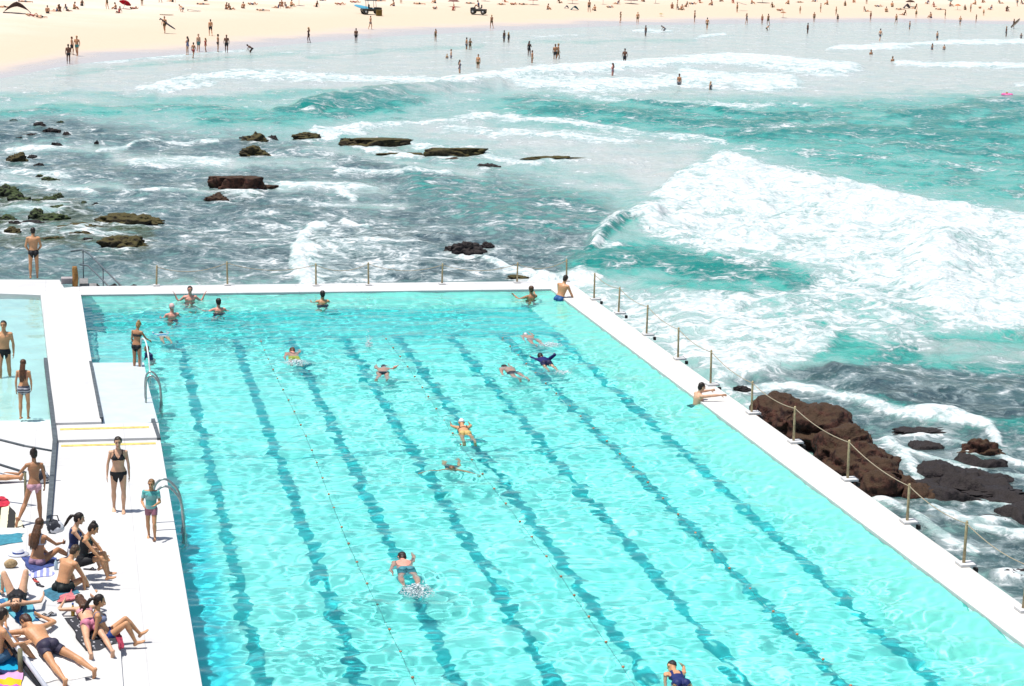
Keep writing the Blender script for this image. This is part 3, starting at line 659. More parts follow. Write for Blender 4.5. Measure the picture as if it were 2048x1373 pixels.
# shallow grey water off the beach
milk = mx(milk, sstep(mv, 235, 150)*.9); milk = mx(milk, .95*poly([(520, 70), (1000, 70), (1750, 62), (2100, 60), (2100, 88), (1500, 100), (1100, 145), (700, 190), (300, 205), (-200, 215), (-200, 150)], 32))
# swash lines
for pts, wd, a in [([(-100, 172), (0, 150), (170, 128), (370, 110), (480, 101)], 5, .62), ([(560, 110), (640, 104)], 6, .45), ([(1060, 76), (1180, 68)], 4, .5), ([(300, 180), (380, 160), (470, 148), (560, 152), (720, 160), (860, 166)], 13, .72), ([(330, 186), (420, 168)], 7, .7), ([(880, 172), (980, 155), (1080, 142)], 13, .85), ([(940, 168), (1070, 148), (1210, 140), (1330, 128), (1450, 120), (1560, 128), (1690, 140)], 14, .92), ([(1060, 172), (1200, 172), (1330, 165), (1480, 160), (1590, 158)], 18, .82), ([(1380, 150), (1500, 170), (1580, 166)], 16, .9), ([(1100, 185), (1250, 205), (1400, 212)], 8, .6), ([(1300, 205), (1480, 215), (1620, 214)], 6, .55),
                   ([(1680, 97), (1800, 92), (1950, 84), (2100, 84)], 6, .95), ([(1790, 127), (1900, 128), (2100, 136)], 6, .9), ([(2020, 170), (2100, 168)], 6, .7), ([(1290, 62), (1330, 64)], 4, .7), ([(1405, 76), (1432, 72)], 5, .8)]:
    foam = mx(foam, a*stroke(pts, wd))
# teal swells
for pts, wd, a in [([(560, 222), (720, 205), (850, 186), (905, 178), (960, 182)], 10, .85), ([(640, 232), (740, 216), (830, 204)], 9, .7), ([(1000, 205), (1180, 222), (1330, 236)], 9, .6), ([(1060, 232), (1160, 226), (1290, 240)], 8, .85), ([(1250, 206), (1340, 220), (1450, 228), (1600, 236)], 6, .8), ([(1300, 246), (1450, 252), (1620, 254)], 9, .9), ([(1780, 240), (1900, 220), (2100, 205)], 16, .85), ([(1830, 262), (2100, 232)], 16, .9), ([(1560, 245), (1680, 240)], 10, .6), ([(1480, 268), (1700, 275), (2100, 290)], 16, .75), ([(1780, 300), (1950, 310), (2100, 320)], 12, .7), ([(1600, 98), (1800, 105), (2100, 112)], 9, .55), ([(1500, 70), (1700, 96), (1850, 104)], 7, .4), ([(0, 225), (200, 218), (420, 226), (600, 232)], 12, .45), ([(420, 245), (620, 238)], 10, .5), ([(680, 262), (780, 240)], 8, .4)]:
    teal = mx(teal, a*stroke(pts, wd))
teal = mx(teal, .38*poly([(900, 190), (1500, 200), (2100, 180), (2100, 420), (1900, 400), (1500, 300), (1100, 270)], 30)); teal = mx(teal, .28*poly([(1550, 95), (2100, 95), (2100, 130), (1700, 120)], 14))
# milky foam field in the middle
milk = mx(milk, .85*poly([(640, 255), (850, 245), (1250, 285), (1420, 300), (1290, 400), (1240, 350), (1000, 300), (800, 275)], 36)); milk = mx(milk, .5*poly([(1000, 330), (1270, 330), (1290, 400), (1180, 410), (1060, 370)], 50))
for pts, wd, a in [([(640, 258), (700, 262), (800, 250), (960, 240), (1060, 245)], 9, .72), ([(880, 262), (1050, 278), (1240, 290)], 14, .62), ([(1000, 238), (1140, 258), (1300, 282), (1450, 290)], 9, .6), ([(620, 258), (660, 268)], 9, .95), ([(800, 288), (990, 310), (1080, 330)], 9, .75), ([(1400, 290), (1700, 320), (2100, 360)], 8, .42), ([(1500, 262), (1680, 262)], 5, .4), ([(720, 298), (860, 312)], 6, .8), ([(560, 372), (700, 370), (760, 378)], 8, .75), ([(690, 350), (900, 345)], 8, .6), ([(460, 320), (640, 325)], 11, .5), ([(250, 325), (430, 325)], 14, .65), ([(180, 300), (300, 284), (430, 286)], 4, .75), ([(500, 300), (620, 330), (760, 340)], 8, .4), ([(680, 375), (720, 392)], 7, .9), ([(690, 440), (730, 446)], 5, .85), ([(590, 400), (700, 408)], 7, .5), ([(240, 388), (380, 384)], 5, .7), ([(0, 345), (120, 352)], 9, .6), ([(0, 300), (110, 300)], 9, .55), ([(0, 372), (140, 372), (180, 392)], 9, .6), ([(20, 418), (100, 420)], 7, .6), ([(130, 470), (260, 465)], 7, .55), ([(0, 500), (200, 520)], 12, .35)]:
    foam = mx(foam, a*stroke(pts, wd))
# dark reef water at left
dark = mx(dark, .80*poly([(-300, 232), (150, 236), (420, 262), (640, 275), (860, 310), (1010, 345), (1210, 400), (1250, 450), (1150, 520), (1120, 580), (-300, 580)], 46))
dark = mx(dark, .95*poly([(600, 440), (850, 440), (1000, 480), (1080, 560), (1000, 580), (620, 580)], 25)); dark = mx(dark, .9*poly([(-300, 236), (140, 236), (260, 262), (180, 300), (-300, 300)], 24)); dark = mx(dark, .8*stroke([(600, 320), (760, 345), (900, 350)], 10))
teal = mx(teal, .5*poly([(820, 340), (1200, 400), (1220, 470), (1000, 470), (850, 400)], 25)); dark = np.where(mu > 800, dark-.22*poly([(820, 345), (1200, 400), (1220, 470), (1000, 470), (850, 400)], 25), dark)
for pts, wd, a in [([(585, 505), (600, 480), (625, 458), (650, 448)], 8, .9), ([(588, 500), (592, 530), (620, 556), (640, 566)], 10, 1.1), ([(600, 500), (625, 530)], 14, .7), ([(640, 470), (700, 500), (740, 540)], 26, .42), ([(640, 550), (760, 556), (900, 562)], 8, .42), ([(960, 512), (1010, 535), (1060, 548)], 6, .85), ([(1000, 548), (1110, 555), (1160, 545)], 8, .75), ([(1080, 565), (1180, 560)], 16, 1.05), ([(300, 540), (460, 556), (560, 560)], 9, .34), ([(400, 430), (560, 440)], 8, .32)]:
    foam = mx(foam, a*stroke(pts, wd))
# the big broken wave at right
big = poly([(1285, 402), (1330, 362), (1370, 338), (1450, 308), (1560, 338), (1720, 372), (1850, 402), (1990, 430), (2150, 450), (2150, 560), (1980, 520), (1700, 470), (1500, 440), (1350, 420)], 13)
foam = mx(foam, .86*big)
foam = mx(foam, .74*poly([(1235, 440), (1330, 405), (1600, 440), (2100, 500), (2150, 690), (1960, 690), (1720, 570), (1480, 510), (1300, 485)], 22))
foam = mx(foam, .60*poly([(1330, 470), (1700, 540), (1980, 680), (1760, 720), (1560, 640), (1450, 560)], 25))
foam = mx(foam, .66*poly([(1170, 590), (1300, 590), (1520, 600), (1700, 680), (1620, 745), (1440, 760), (1300, 680)], 18)); foam = mx(foam, .58*poly([(1150, 555), (1300, 575), (1600, 600), (1600, 690), (1300, 680)], 18))
foam = mx(foam, 1.15*blob(1880, 545, 60, 62)); foam = mx(foam, .95*stroke([(1850, 590), (1960, 640), (2100, 650)], 30)); foam = mx(foam, .62*stroke([(1300, 430), (1240, 445), (1195, 480), (1180, 500)], 9)); foam = mx(foam, .6*stroke([(1180, 498), (1225, 500)], 6))
teal = mx(teal, .75*stroke([(1165, 525), (1300, 520), (1450, 545), (1620, 575)], 24)); teal = mx(teal, .95*stroke([(1172, 508), (1205, 480), (1245, 456), (1310, 452)], 8)); foam = foam*(1-.42*stroke([(1165, 528), (1300, 522), (1450, 545), (1600, 572)], 26))
teal = mx(teal, .5*poly([(1300, 560), (1900, 560), (1900, 760), (1500, 720)], 40)); teal = mx(teal, .45*poly([(1650, 690), (2150, 660), (2150, 770), (1700, 760)], 18))
for pts, wd, a in [([(120, 150), (300, 128), (480, 116), (600, 108)], 7, .35), ([(620, 118), (760, 104), (960, 92)], 6, .25), ([(330, 205), (520, 196), (700, 186)], 9, .25), ([(1050, 86), (1250, 82), (1400, 84)], 5, .25), ([(0, 200), (160, 190), (300, 200)], 10, .3)]: teal = mx(teal, a*stroke(pts, wd)); milk = milk*(1-.5*stroke(pts, wd))
milk = mx(milk, .4*poly([(1820, 695), (2150, 690), (2150, 745), (1850, 742)], 14))
dark = mx(dark, .98*poly([(1560, 752), (1700, 738), (1900, 742), (2150, 775), (2150, 860), (1960, 860), (1700, 800)], 16)); teal = mx(teal, .7*poly([(1650, 735), (2150, 760), (2150, 920), (1980, 880), (1700, 790)], 20))
dark = mx(dark, .8*poly([(1430, 745), (1560, 745), (1800, 830), (2150, 900), (2150, 1200), (1980, 1180), (1800, 1080), (1700, 900)], 20)); dark = mx(dark, 1.0*poly([(1940, 1090), (2150, 1080), (2300, 1400), (2060, 1260)], 15))
for pts, wd, a in [([(1500, 772), (1600, 778), (1700, 800), (1800, 830), (1900, 848), (1985, 870)], 10, .70), ([(1800, 832), (1900, 836), (1980, 868), (2002, 895)], 9, .82), ([(1785, 880), (1820, 930), (1850, 985)], 17, .74), ([(1800, 905), (1900, 930), (1990, 950), (2100, 965)], 6, .62), ([(1840, 985), (1930, 1000), (2060, 1030)], 8, .66), ([(1870, 1030), (1960, 1058), (2100, 1082)], 10, .66), ([(1760, 1005), (1850, 1060), (1960, 1106)], 12, .66), ([(1440, 760), (1520, 830)], 12, .6), ([(1900, 880), (1960, 905), (2060, 930)], 6, .6), ([(1880, 960), (1960, 975), (2080, 1000)], 5, .6)]:
    foam = mx(foam, a*stroke(pts, wd, .8))
foam = np.maximum(foam, (.36*np.clip(dark, 0, 1)+.36*fbm(SX*.10, SY*.05, 4)*np.clip(dark, 0, 1))*np.where(mu > 1300, .55, 1)); foam = np.maximum(foam, .22)
milk = milk*(1-np.clip(dark, 0, 1)*.8)
weed = .95*poly([(-300, 372), (60, 372), (150, 400), (210, 430), (320, 450), (300, 500), (120, 500), (-300, 480)], 22); dark = mx(dark, .8*weed)
for (u, v, wp, hp, *_r) in RK:
    foam = mx(foam, (.50+.12*(wp > 60))*np.exp(-(((mu-u)/(wp*.72))**2+((mv-v-hp*.35)/(hp*.55+3))**2))*(V_ > 225))
teal = np.clip(teal*1.22, 0, 1.3)
for pts, wd, a in [([(230, 318), (330, 322), (450, 328)], 13, .62), ([(430, 330), (560, 332), (660, 338)], 11, .5), ([(560, 374), (690, 372), (780, 380)], 12, .6), ([(0, 300), (110, 298), (220, 300)], 10, .5), ([(0, 362), (120, 368), (240, 372)], 9, .5), ([(300, 384), (420, 388)], 7, .5), ([(680, 404), (820, 410)], 9, .4), ([(0, 420), (110, 415)], 7, .45), ([(640, 300), (800, 322), (960, 345)], 10, .45)]:
    k = stroke(pts, wd); milk = mx(milk, a*k); dark = dark*(1-.6*k)
# relief: breakers, swells and chop
dist = R_
hgt += .30*stroke([(1180, 505), (1250, 458), (1310, 415), (1400, 372), (1500, 362), (1700, 400), (2100, 470)], 34)*sstep(mu, 1150, 1250)+.22*np.clip(foam, 0, 1)*np.abs(fbm(SX*.5, SY*.35, 4))*4*np.where(mu > 1130, sstep(V_, 260, 300)*(.62-.42*sstep(V_, 720, 800)), .3)
hgt += .75*blob(1885, 535, 80, 55)+.5*stroke([(600, 215), (760, 195), (905, 174), (1000, 178)], 9)+.35*stroke([(940, 168), (1200, 140), (1450, 118), (1690, 138)], 10)
hgt += .35*teal*sstep(mv, 150, 200)+.12*np.clip(foam, 0, 1)
chop = .16*fbm(SX*.22, SY*.30, 3)+.09*fbm(SX*.7+9, SY*.9, 3)+.04*fbm(SX*2.1, SY*2.5, 2)
hgt += chop*(1-.75*sstep(mv, 190, 120))+.22*foam*fbm(SX*.8+5, SY*.8, 4)
hgt *= 1-sstep(SY-shore_y(SX), -18, 0)
keep = ~((SY < YF1-.15) & (SX < wall_in(SY)+out-.15))
keepf = keep[:-1, :-1] & keep[:-1, 1:] & keep[1:, 1:] & keep[1:, :-1] & ((SY-shore_y(SX))[:-1, :-1] < 8)
idx = np.arange(SX.size).reshape(SX.shape); f = np.stack([idx[:-1, :-1], idx[1:, :-1], idx[1:, 1:], idx[:-1, 1:]], -1)[keepf]
used = np.unique(f); mp_ = np.full(SX.size, -1); mp_[used] = np.arange(len(used)); f = mp_[f]
Vs = np.stack([SX, SY, SEA_Z+hgt], -1).reshape(-1, 3)[used]
# the open sea beyond, a little lower, out to the horizon
ext = np.array([(20, -400, -1.7), (2500, -400, -1.7), (2500, 330, -1.7), (20, 330, -1.7), (-2500, 72, -1.7), (20, 72, -1.7), (20, 330, -1.7), (-2500, 330, -1.7)])
base = len(Vs); Vs = np.concatenate([Vs, ext]); f = np.concatenate([f, [[base, base+1, base+2, base+3], [base+4, base+5, base+6, base+7]]])
me = mesh_np('sea', Vs, f)
for nm_, arr in (('foam', foam), ('teal', teal), ('dark', dark), ('milk', milk), ('weed', weed)):
    a = me.attributes.new(nm_, 'FLOAT', 'POINT'); a.data.foreach_set('value', np.concatenate([np.clip(arr.reshape(-1)[used], 0, 1.3), np.full(8, .4 if nm_ == 'teal' else 0)]).astype(np.float32))
t = NT('sea_water'); P = t.pos()
wv = t.n('ShaderNodeVectorMath', operation='ADD'); wn = t.n('ShaderNodeTexNoise'); wn.inputs['Scale'].default_value = .35; wn.inputs['Detail'].default_value = 4; t.put(wn.inputs['Vector'], P)
sc_ = t.n('ShaderNodeVectorMath', operation='SCALE'); t.put(sc_.inputs[0], wn.outputs['Color']); sc_.inputs['Scale'].default_value = 2.6
t.put(wv.inputs[0], P); t.put(wv.inputs[1], sc_.outputs[0]); PW = wv.outputs[0]
n_big = t.noise(.35, PW, 5, .6); n_mid = t.noise(1.1, PW, 6, .62); n_fine = t.noise(4.5, PW, 5, .65)
vor = t.n('ShaderNodeTexVoronoi', feature='DISTANCE_TO_EDGE'); vor.inputs['Scale'].default_value = .9; t.put(vor.inputs['Vector'], PW)
vor2 = t.n('ShaderNodeTexVoronoi', feature='DISTANCE_TO_EDGE'); vor2.inputs['Scale'].default_value = 2.6; t.put(vor2.inputs['Vector'], PW)
lace = t.math('SUBTRACT', 1, t.ramp(vor.outputs[0], 0, .22, 0, 1, False)); lace2 = t.math('SUBTRACT', 1, t.ramp(vor2.outputs[0], 0, .25, 0, 1, False))
FO, TE, DA, MI = (t.attr(k) for k in ('foam', 'teal', 'dark', 'milk'))
N1 = t.ramp(n_mid, .30, .70, 0, 1, False); N2 = t.ramp(n_fine, .30, .70, 0, 1, False); NB = t.ramp(n_big, .32, .68, 0, 1, False)
nz = t.math('ADD', t.math('MULTIPLY', N1, .48), t.math('ADD', t.math('MULTIPLY', N2, .30), t.math('ADD', t.math('MULTIPLY', lace, .22), t.math('MULTIPLY', lace2, .16))))
nz = t.math('ADD', nz, t.math('MULTIPLY', NB, .42))
cov = t.math('ADD', t.math('MULTIPLY', FO, 1.12), t.math('SUBTRACT', t.math('MULTIPLY', nz, 1.12), 1.40))
fm = t.ramp(cov, -.10, .38); haze_f = t.ramp(cov, -.36, .10, 0, .5)
c = t.mix(N1, (.16, .32, .285), (.29, .42, .385))
tv = t.math('ADD', TE, t.math('MULTIPLY', t.math('ADD', t.math('MULTIPLY', t.math('SUBTRACT', N1, .5), .45), t.math('MULTIPLY', t.math('SUBTRACT', NB, .42), .75)), t.ramp(TE, 0, .35)))
c = t.mix(t.ramp(tv, 0, .5), c, (.055, .32, .265)); c = t.mix(t.ramp(tv, .36, .80), c, (.0, .165, .135))
mv_ = t.math('ADD', MI, t.math('MULTIPLY', t.math('SUBTRACT', NB, .5), .3)); c = t.mix(t.ramp(mv_, .1, .8), c, t.mix(NB, (.355, .425, .40), (.46, .455, .425)))
dv = t.math('ADD', DA, t.math('MULTIPLY', t.math('SUBTRACT', N1, .5), t.math('MULTIPLY', .7, t.ramp(DA, 0, .5))))
dk = t.mix(NB, (.018, .034, .039), (.05, .105, .105)); dk = t.mix(t.ramp(n_fine, .50, .72, 0, .6), dk, (.20, .255, .245)); dk = t.mix(t.ramp(N1, .34, .95, 0, .62), dk, (.19, .25, .245))
WE = t.attr('weed'); dk = t.mix(t.ramp(t.math('ADD', WE, t.math('MULTIPLY', t.math('SUBTRACT', N1, .5), 1.1)), .35, .75), dk, t.mix(N2, (.016, .026, .009), (.07, .09, .04)))
c = t.mix(t.ramp(dv, .15, .85), c, dk)
c = t.mix(haze_f, c, (.36, .42, .42)); c = t.mix(t.math('MULTIPLY', t.ramp(cov, -.42, .02), t.ramp(FO, .38, .62, 0, .8)), c, (.33, .455, .43)); c = t.mix(fm, c, t.mix(t.ramp(t.math('ADD', t.math('MULTIPLY', n_fine, .6), t.math('MULTIPLY', n_mid, .4)), .40, .60), (.35, .425, .425), (.60, .605, .60)))
hb = t.math('ADD', t.math('MULTIPLY', n_mid, .6), t.math('MULTIPLY', n_fine, .25)); hb = t.math('MULTIPLY', t.math('ADD', hb, t.math('MULTIPLY', fm, .3)), t.ramp(fm, 0, 1, 1, .75))
t.principled(c, t.ramp(fm, 0, 1, .16, .75), t.bump(hb, .85, .34), .16)
sea = link('sea', me, t.m); tag(sea, 'turquoise sea with breaking surf, foam and a dark reef', 'sea', kind='structure')
def on_sea(u, v): return at(u, v, SEA_Z)
# ------------------------------------------------------------------ fences on the walls
DARKBR = mat('dark_bracket', (.035, .03, .028), .8, .3, 10)
def height_of(b, u, v):
    """height above b of the point the photograph shows at row v"""
    h = 1.
    for _ in range(8):
        q = project(np.array(b)+[0, 0, h])[1]; q2 = project(np.array(b)+[0, 0, h+.01])[1]; h += (v-q)/((q2-q)/.01)
    return h
def fence(spec, z, label, block, sag):
    root = empty('rope_fence', at(*spec[0][:2], z)); tag(root, label, 'fence'); o0 = np.array(root.location); tops = []
    for (u, v, vt) in spec:
        b = at(u, v, z)-o0; h = height_of(b+o0, u, vt); r = .030
        mb = MB(); ln = np.array([random.uniform(-.025, .025), random.uniform(-.02, .02), 0]); mb.tube([b, b+ln*.5+[0, 0, h*.5], b+ln+[0, 0, h-.03], b+ln+[0, 0, h]], [r*1.1, r, r, r*.6], 10)
        p = mb.build('post', BEIGE_POST, root, True)
        if block:
            mb = MB(); mb.box(b+np.array([.05, 0, .03]), (.34, .30, .055)); k = mb.build('base_block', WHITE, p, bevel=.01)
            mb = MB(); mb.box(b+np.array([.26, -.02, -.10]), (.08, .10, .10)); mb.build("bracket", DARKBR, p, bevel=.012)
        else:
            mb = MB(); mb.box(b+np.array([0, 0, .02]), (.22, .22, .04)); mb.build('base_block', WHITE, p, bevel=.008)
        tops.append(b+ln+[0, 0, h-.06])
    for a, b in zip(tops[:-1], tops[1:]):
        tt = np.linspace(0, 1, 12)[:, None]; P = a+(b-a)*tt; P[:, 2] -= sag*4*(tt*(1-tt))[:, 0]
        mb = MB(); mb.tube(P, .011, 6); mb.build('rope', ROPE, root, True)
    return root
fence([(1188, 600, 546), (1237, 628, 574), (1293, 671, 610), (1356, 719, 655), (1421, 771, 700), (1503, 828, 762), (1587, 886, 813), (1695, 961, 880), (1814, 1046, 968), (1927, 1131, 1042), (2046, 1222, 1125)], WALL_Z, 'beige posts with a slack rope along the cream sea wall', True, .10)
fence([(313, 572, 531), (455, 571, 523), (632, 572, 527), (737, 571, 525), (884, 569, 527), (1034, 566, 525), (1133, 563, 518)], WALL_Z, 'short beige posts along the far white end wall', False, .22)
mb = MB(); b = at(150, 573, WALL_Z); mb.tube([b, b+[.02, 0, .3], b+[0, 0, .6], b+[0, 0, .68]], [.095, .10, .09, .075], 12)
thing('bollard', mb, OCHRE, 'thick rusty ochre bollard at the head of the rock steps', 'bollard', smooth=True)
mb = MB(); b = at(137, 570, WALL_Z); mb.box(b+np.array([-.02, .3, .10]), (.45, .35, .2)); thing('concrete_block', mb, mat('grey_mauve_concrete', (.30, .27, .27), .85, .15, 5), 'low grey concrete block left of the rusty bollard', 'block', bevel=.02)
# handrail down to the rocks, two pipes
root = empty('stair_handrail', at(160, 575, WALL_Z)); tag(root, 'grey double handrail leading down to the rock pools behind the end wall', 'handrail'); o0 = np.array(root.location)
for pts in ([(142, 503, 76.5), (165, 500, 76), (178, 508, 75.2), (205, 535, 73), (243, 573, 70.6)], [(160, 530, 75), (176, 532, 74.5), (195, 550, 72.8), (218, 574, 70.4)]):
    mb = MB(); P = np.array([at_y(u, v, y) for u, v, y in pts])-o0; mb.tube(P, .03, 8); mb.build('rail', GREY, root, True)
for (u, v, y) in ((166, 502, 76), (206, 536, 73), (238, 569, 70.9)):
    p = at_y(u, v, y)-o0; mb = MB(); mb.tube([p, p-[0, 0, .9+p[2]+.6]], .022, 8); mb.build('rail_post', GREY, root, True)
# rocks-side stair flight under it
root = empty('rock_stairs', at(195, 572, WALL_Z)); tag(root, 'grey concrete flight dropping from the end wall to the reef', 'stairs'); 
for k in range(4):
    mb = MB(); mb.box((-.45+k*.28, 1.0-.10*k, -.25-.16*k), (.30, 1.0, .5)); mb.build('stair_tread', mat('wet_grey_concrete', (.20, .19, .18), .6, .3, 6), root, bevel=.02)

# ------------------------------------------------------------------ ladders
def tube_thing(name, root, pts, r, m, n=10):
    mb = MB(); P = np.array(pts, float); Q = [P[0]]
    for i in range(len(P)-1):                  # round the corners a little
        p0, p1, p2, p3 = P[max(i-1, 0)], P[i], P[i+1], P[min(i+2, len(P)-1)]
        for tt in np.linspace(0, 1, 6)[1:]:
            Q.append(.5*(2*p1+(p2-p0)*tt+(2*p0-5*p1+4*p2-p3)*tt**2+(3*p1-p0-3*p2+p3)*tt**3))
    mb.tube(Q, r, n); return mb.build(name, m, root, True)
def ladder(loc, dx, label, hgt, dy):
    root = empty('pool_ladder', loc); tag(root, label, 'ladder')
    for y in (0, -dy):
        tube_thing('rail', root, [(-dx*.9, y, 0), (-dx*.9, y, hgt*.6), (-dx*.75, y, hgt*.93), (-dx*.3, y, hgt*1.02), (dx*.25, y, hgt*.72), (dx*.42, y, hgt*.2), (dx*.45, y, -.5), (dx*.45, y, -1.2)], .026, STEEL)
    for z in (-.25, -.55, -.85):
        mb = MB(); mb.box((dx*.45, -dy/2, z), (.09, dy-.05, .03)); mb.build('rung', STEEL, root, bevel=.006)
    return root
p = at(352, 1045, DECK_Z); ladder((XR-.02, p[1], DECK_Z), .46, 'curved steel ladder rails by the deck edge near the child', .92, .55)
p = at(310, 800, 0); ladder((p[0]+.02, p[1], 0.04), .30, 'pale steel ladder at the corner of the wet ledge', .70, .5)
root = empty('ledge_handrail', at(283, 735, .03)); tag(root, 'thin white handrail sloping from the wet ledge into the lap pool', 'handrail'); 
tube_thing('rail', root, [(0, 0, 0), (.0, 0, .75), (.10, -.25, .82), (.16, -.9, .55), (.2, -1.2, -.1), (.2, -1.2, -.9)], .022, mat('white_tube', (.55, .60, .60), .35, .1, 8))

# ------------------------------------------------------------------ rails at the left edge
root = empty('terrace_rail', at(50, 1012, .06)); tag(root, 'two-bar grey railing beside the girl with the bun', 'railing'); o0 = np.array(root.location)
yk = o0[1]
for k, (a, b) in enumerate((((-160, 840, yk+4.5), (48, 892, yk+1.8)), ((-160, 880, yk+1.2), (52, 946, yk)))):
    mb = MB(); mb.tube([at_y(*a)-o0, at_y(*b)-o0], .03, 8); mb.build('rail', GREY, root, True)
q = at_y(48, 892, yk+1.8)-o0; q2 = at_y(103, 902, yk+1.9)-o0; mb = MB(); mb.tube([q, q2], .025, 8); mb.build('rail', GREY, root, True)
mb = MB(); p = at_y(50, 945, yk)-o0; mb.tube([p, (p[0], p[1], 0)], .028, 8); mb.build('rail_post', mat('olive_post', (.16, .15, .09), .7, .2, 10), root, True)
root = empty('terrace_handrail', at(42, 1373, .4)); tag(root, 'thick white and black handrail crossing the bottom left corner', 'handrail'); o0 = np.array(root.location)
ya = at(0, 1330, .4)[1]; A = at_y(-60, 1165, ya+.9); B = at_y(100, 1386, ya-.7); d = nrm(B-A); A = A-d*.6; B = B+d*.8
mb = MB(); mb.tube([A-o0, B-o0], .042, 12); mb.build('rail', mat('white_rail', (.60, .60, .64), .4, .06, 10), root, True)
A2, B2 = A+np.array([-.02, -.02, -.11]), B+np.array([-.02, -.02, -.11]); mb = MB(); mb.tube([A2-o0, B2-o0], .04, 12); mb.build('lower_rail', mat('black_rail', (.02, .021, .024), .5, .2, 10), root, True)
p = A+(B-A)*.72-o0; p = at_y(40, 1298, (A+(B-A)*.62)[1])-o0; mb = MB(); mb.tube([p, (p[0], p[1], -.1)], .04, 10); mb.build('rail_post', mat('olive_post', (.16, .15, .09), .7, .2, 10), root, True)

# ------------------------------------------------------------------ lane ropes with floats
FLOAT = mat('orange_float', (.36, .16, .09), .5, .25, 20)
def lane_rope(x, y0, y1, step, r, label):
    root = empty('lane_rope', (x, y0, 0)); tag(root, label, 'lane rope', 'lane ropes with small floats')
    n = int((y1-y0)/step)
    mb = MB(); yy = np.linspace(0, y1-y0, 60); mb.tube(np.stack([.05*np.sin(yy*.35+x), yy, -.03+0*yy], 1), .006, 5); mb.build('cord', mat('pale_cord', (.30, .55, .52), .8, .1, 20), root, True)
    for k in range(n):
        y = (k+.5)*step+random.uniform(-.12, .12); mb = MB(); mb.ball((.05*math.sin(y*.35+x), y, .012), (r, r, r*.85), None, 8, 6); f = mb.build('float', FLOAT, root, True); f.cycles.is_caustics_receiver = True
for px_, lab in ((((711, 1108), (645, 964), (795, 1294)), 'lane rope of small orange floats left of the bearded water patch'), (((1109, 1148), (1218, 1288)), 'lane rope of small orange floats in the middle of the pool'), (((1355, 1027), (1425, 1103), (1517, 1189)), 'lane rope of small orange floats nearest the sea wall')):
    x = float(np.mean([at(u, v, 0)[0] for u, v in px_]))
    lane_rope(x, 24, 61, 1.27, .030, {'left': 'lane rope of tiny orange floats nearest the white deck'}.get('left' if px_[0][0] == 711 else '', lab))

# ------------------------------------------------------------------ rocks
def rock_mat(name, base, algae, wet=.62):
    t = NT(name); n = t.noise(1.1, t.obj(), 6, .65); n2 = t.noise(5, t.obj(), 6, .7)
    g = t.n('ShaderNodeNewGeometry'); s = t.n('ShaderNodeSeparateXYZ'); t.put(s.inputs[0], g.outputs['Normal'])
    up = t.ramp(t.math('ADD', s.outputs[2], t.math('MULTIPLY', t.math('SUBTRACT', n, .5), 1.6)), .35, .8)
    c = t.mix(t.ramp(n2, .38, .62), tuple(x*.35 for x in base), tuple(x*1.6 for x in base)); c = t.mix(t.ramp(t.noise(2.2, t.obj(), 5), .55, .72, 0, .6), c, tuple(x*1.3 for x in algae)); c = t.mix(t.math('MULTIPLY', up, .8), c, algae)
    t.principled(c, wet, t.bump(n2, .9, .12), .2); return t.m
ROCKM = {'brown': rock_mat('brown_rock', (.046, .017, .011), (.055, .032, .016)), 'olive': rock_mat('olive_rock', (.03, .022, .010), (.075, .062, .018)),
         'green': rock_mat('algae_rock', (.02, .024, .014), (.05, .075, .022)), 'dark': rock_mat('black_rock', (.016, .012, .013), (.03, .024, .022))}
def rock(u, v, wpx, hpx, kind, label, group='reef rocks', seed=0, deep=.55, slab=0., yaw=0.):
    c = at(u, v+hpx*.45, SEA_Z); px = size_at(c); wd = wpx*px; el = CAM_H/np.linalg.norm(c-CAM)
    dp = min(wd*deep, 5.); ht = max(hpx*px-dp*el*.5, .25*hpx*px, .10)
    bm = bmesh.new(); bmesh.ops.create_icosphere(bm, subdivisions=5, radius=1.); off = Vector((seed*3.7, seed*1.3, seed*.7))
    for q in bm.verts:
        p = q.co.copy(); r = 1+.42*mnoise.noise(p*1.2+off)-.30*abs(mnoise.noise(p*2.3+off))+.24*mnoise.noise(p*3.7+off)-.16*abs(mnoise.noise(p*7+off))+.06*mnoise.noise(p*14+off)
        p = p*r
        z = p.z
        if slab: z = math.copysign(min(abs(z), slab+.12*(abs(z)-slab)) if abs(z) > slab else abs(z), z)/max(slab, .3)*.8
        fl = 1+(.16*z if slab else -.08*z)
        q.co = Vector((p.x*wd*.55*fl, p.y*dp*.55, z*ht*1.1-.07*ht))
    me = bpy.data.meshes.new('rock'); bm.to_mesh(me); bm.free()
    o = link('rock', me, ROCKM[kind]); o.location = (c[0], c[1]+dp*.3, SEA_Z+.02); o.rotation_euler = (0, 0, yaw); tag(o, label, 'rock', group)
    return o
for i, (u, v, wp, hp, kind, lab, deep, slab) in enumerate(RK): rock(u, v, wp, hp, kind, lab, seed=i+1, deep=deep, slab=slab)
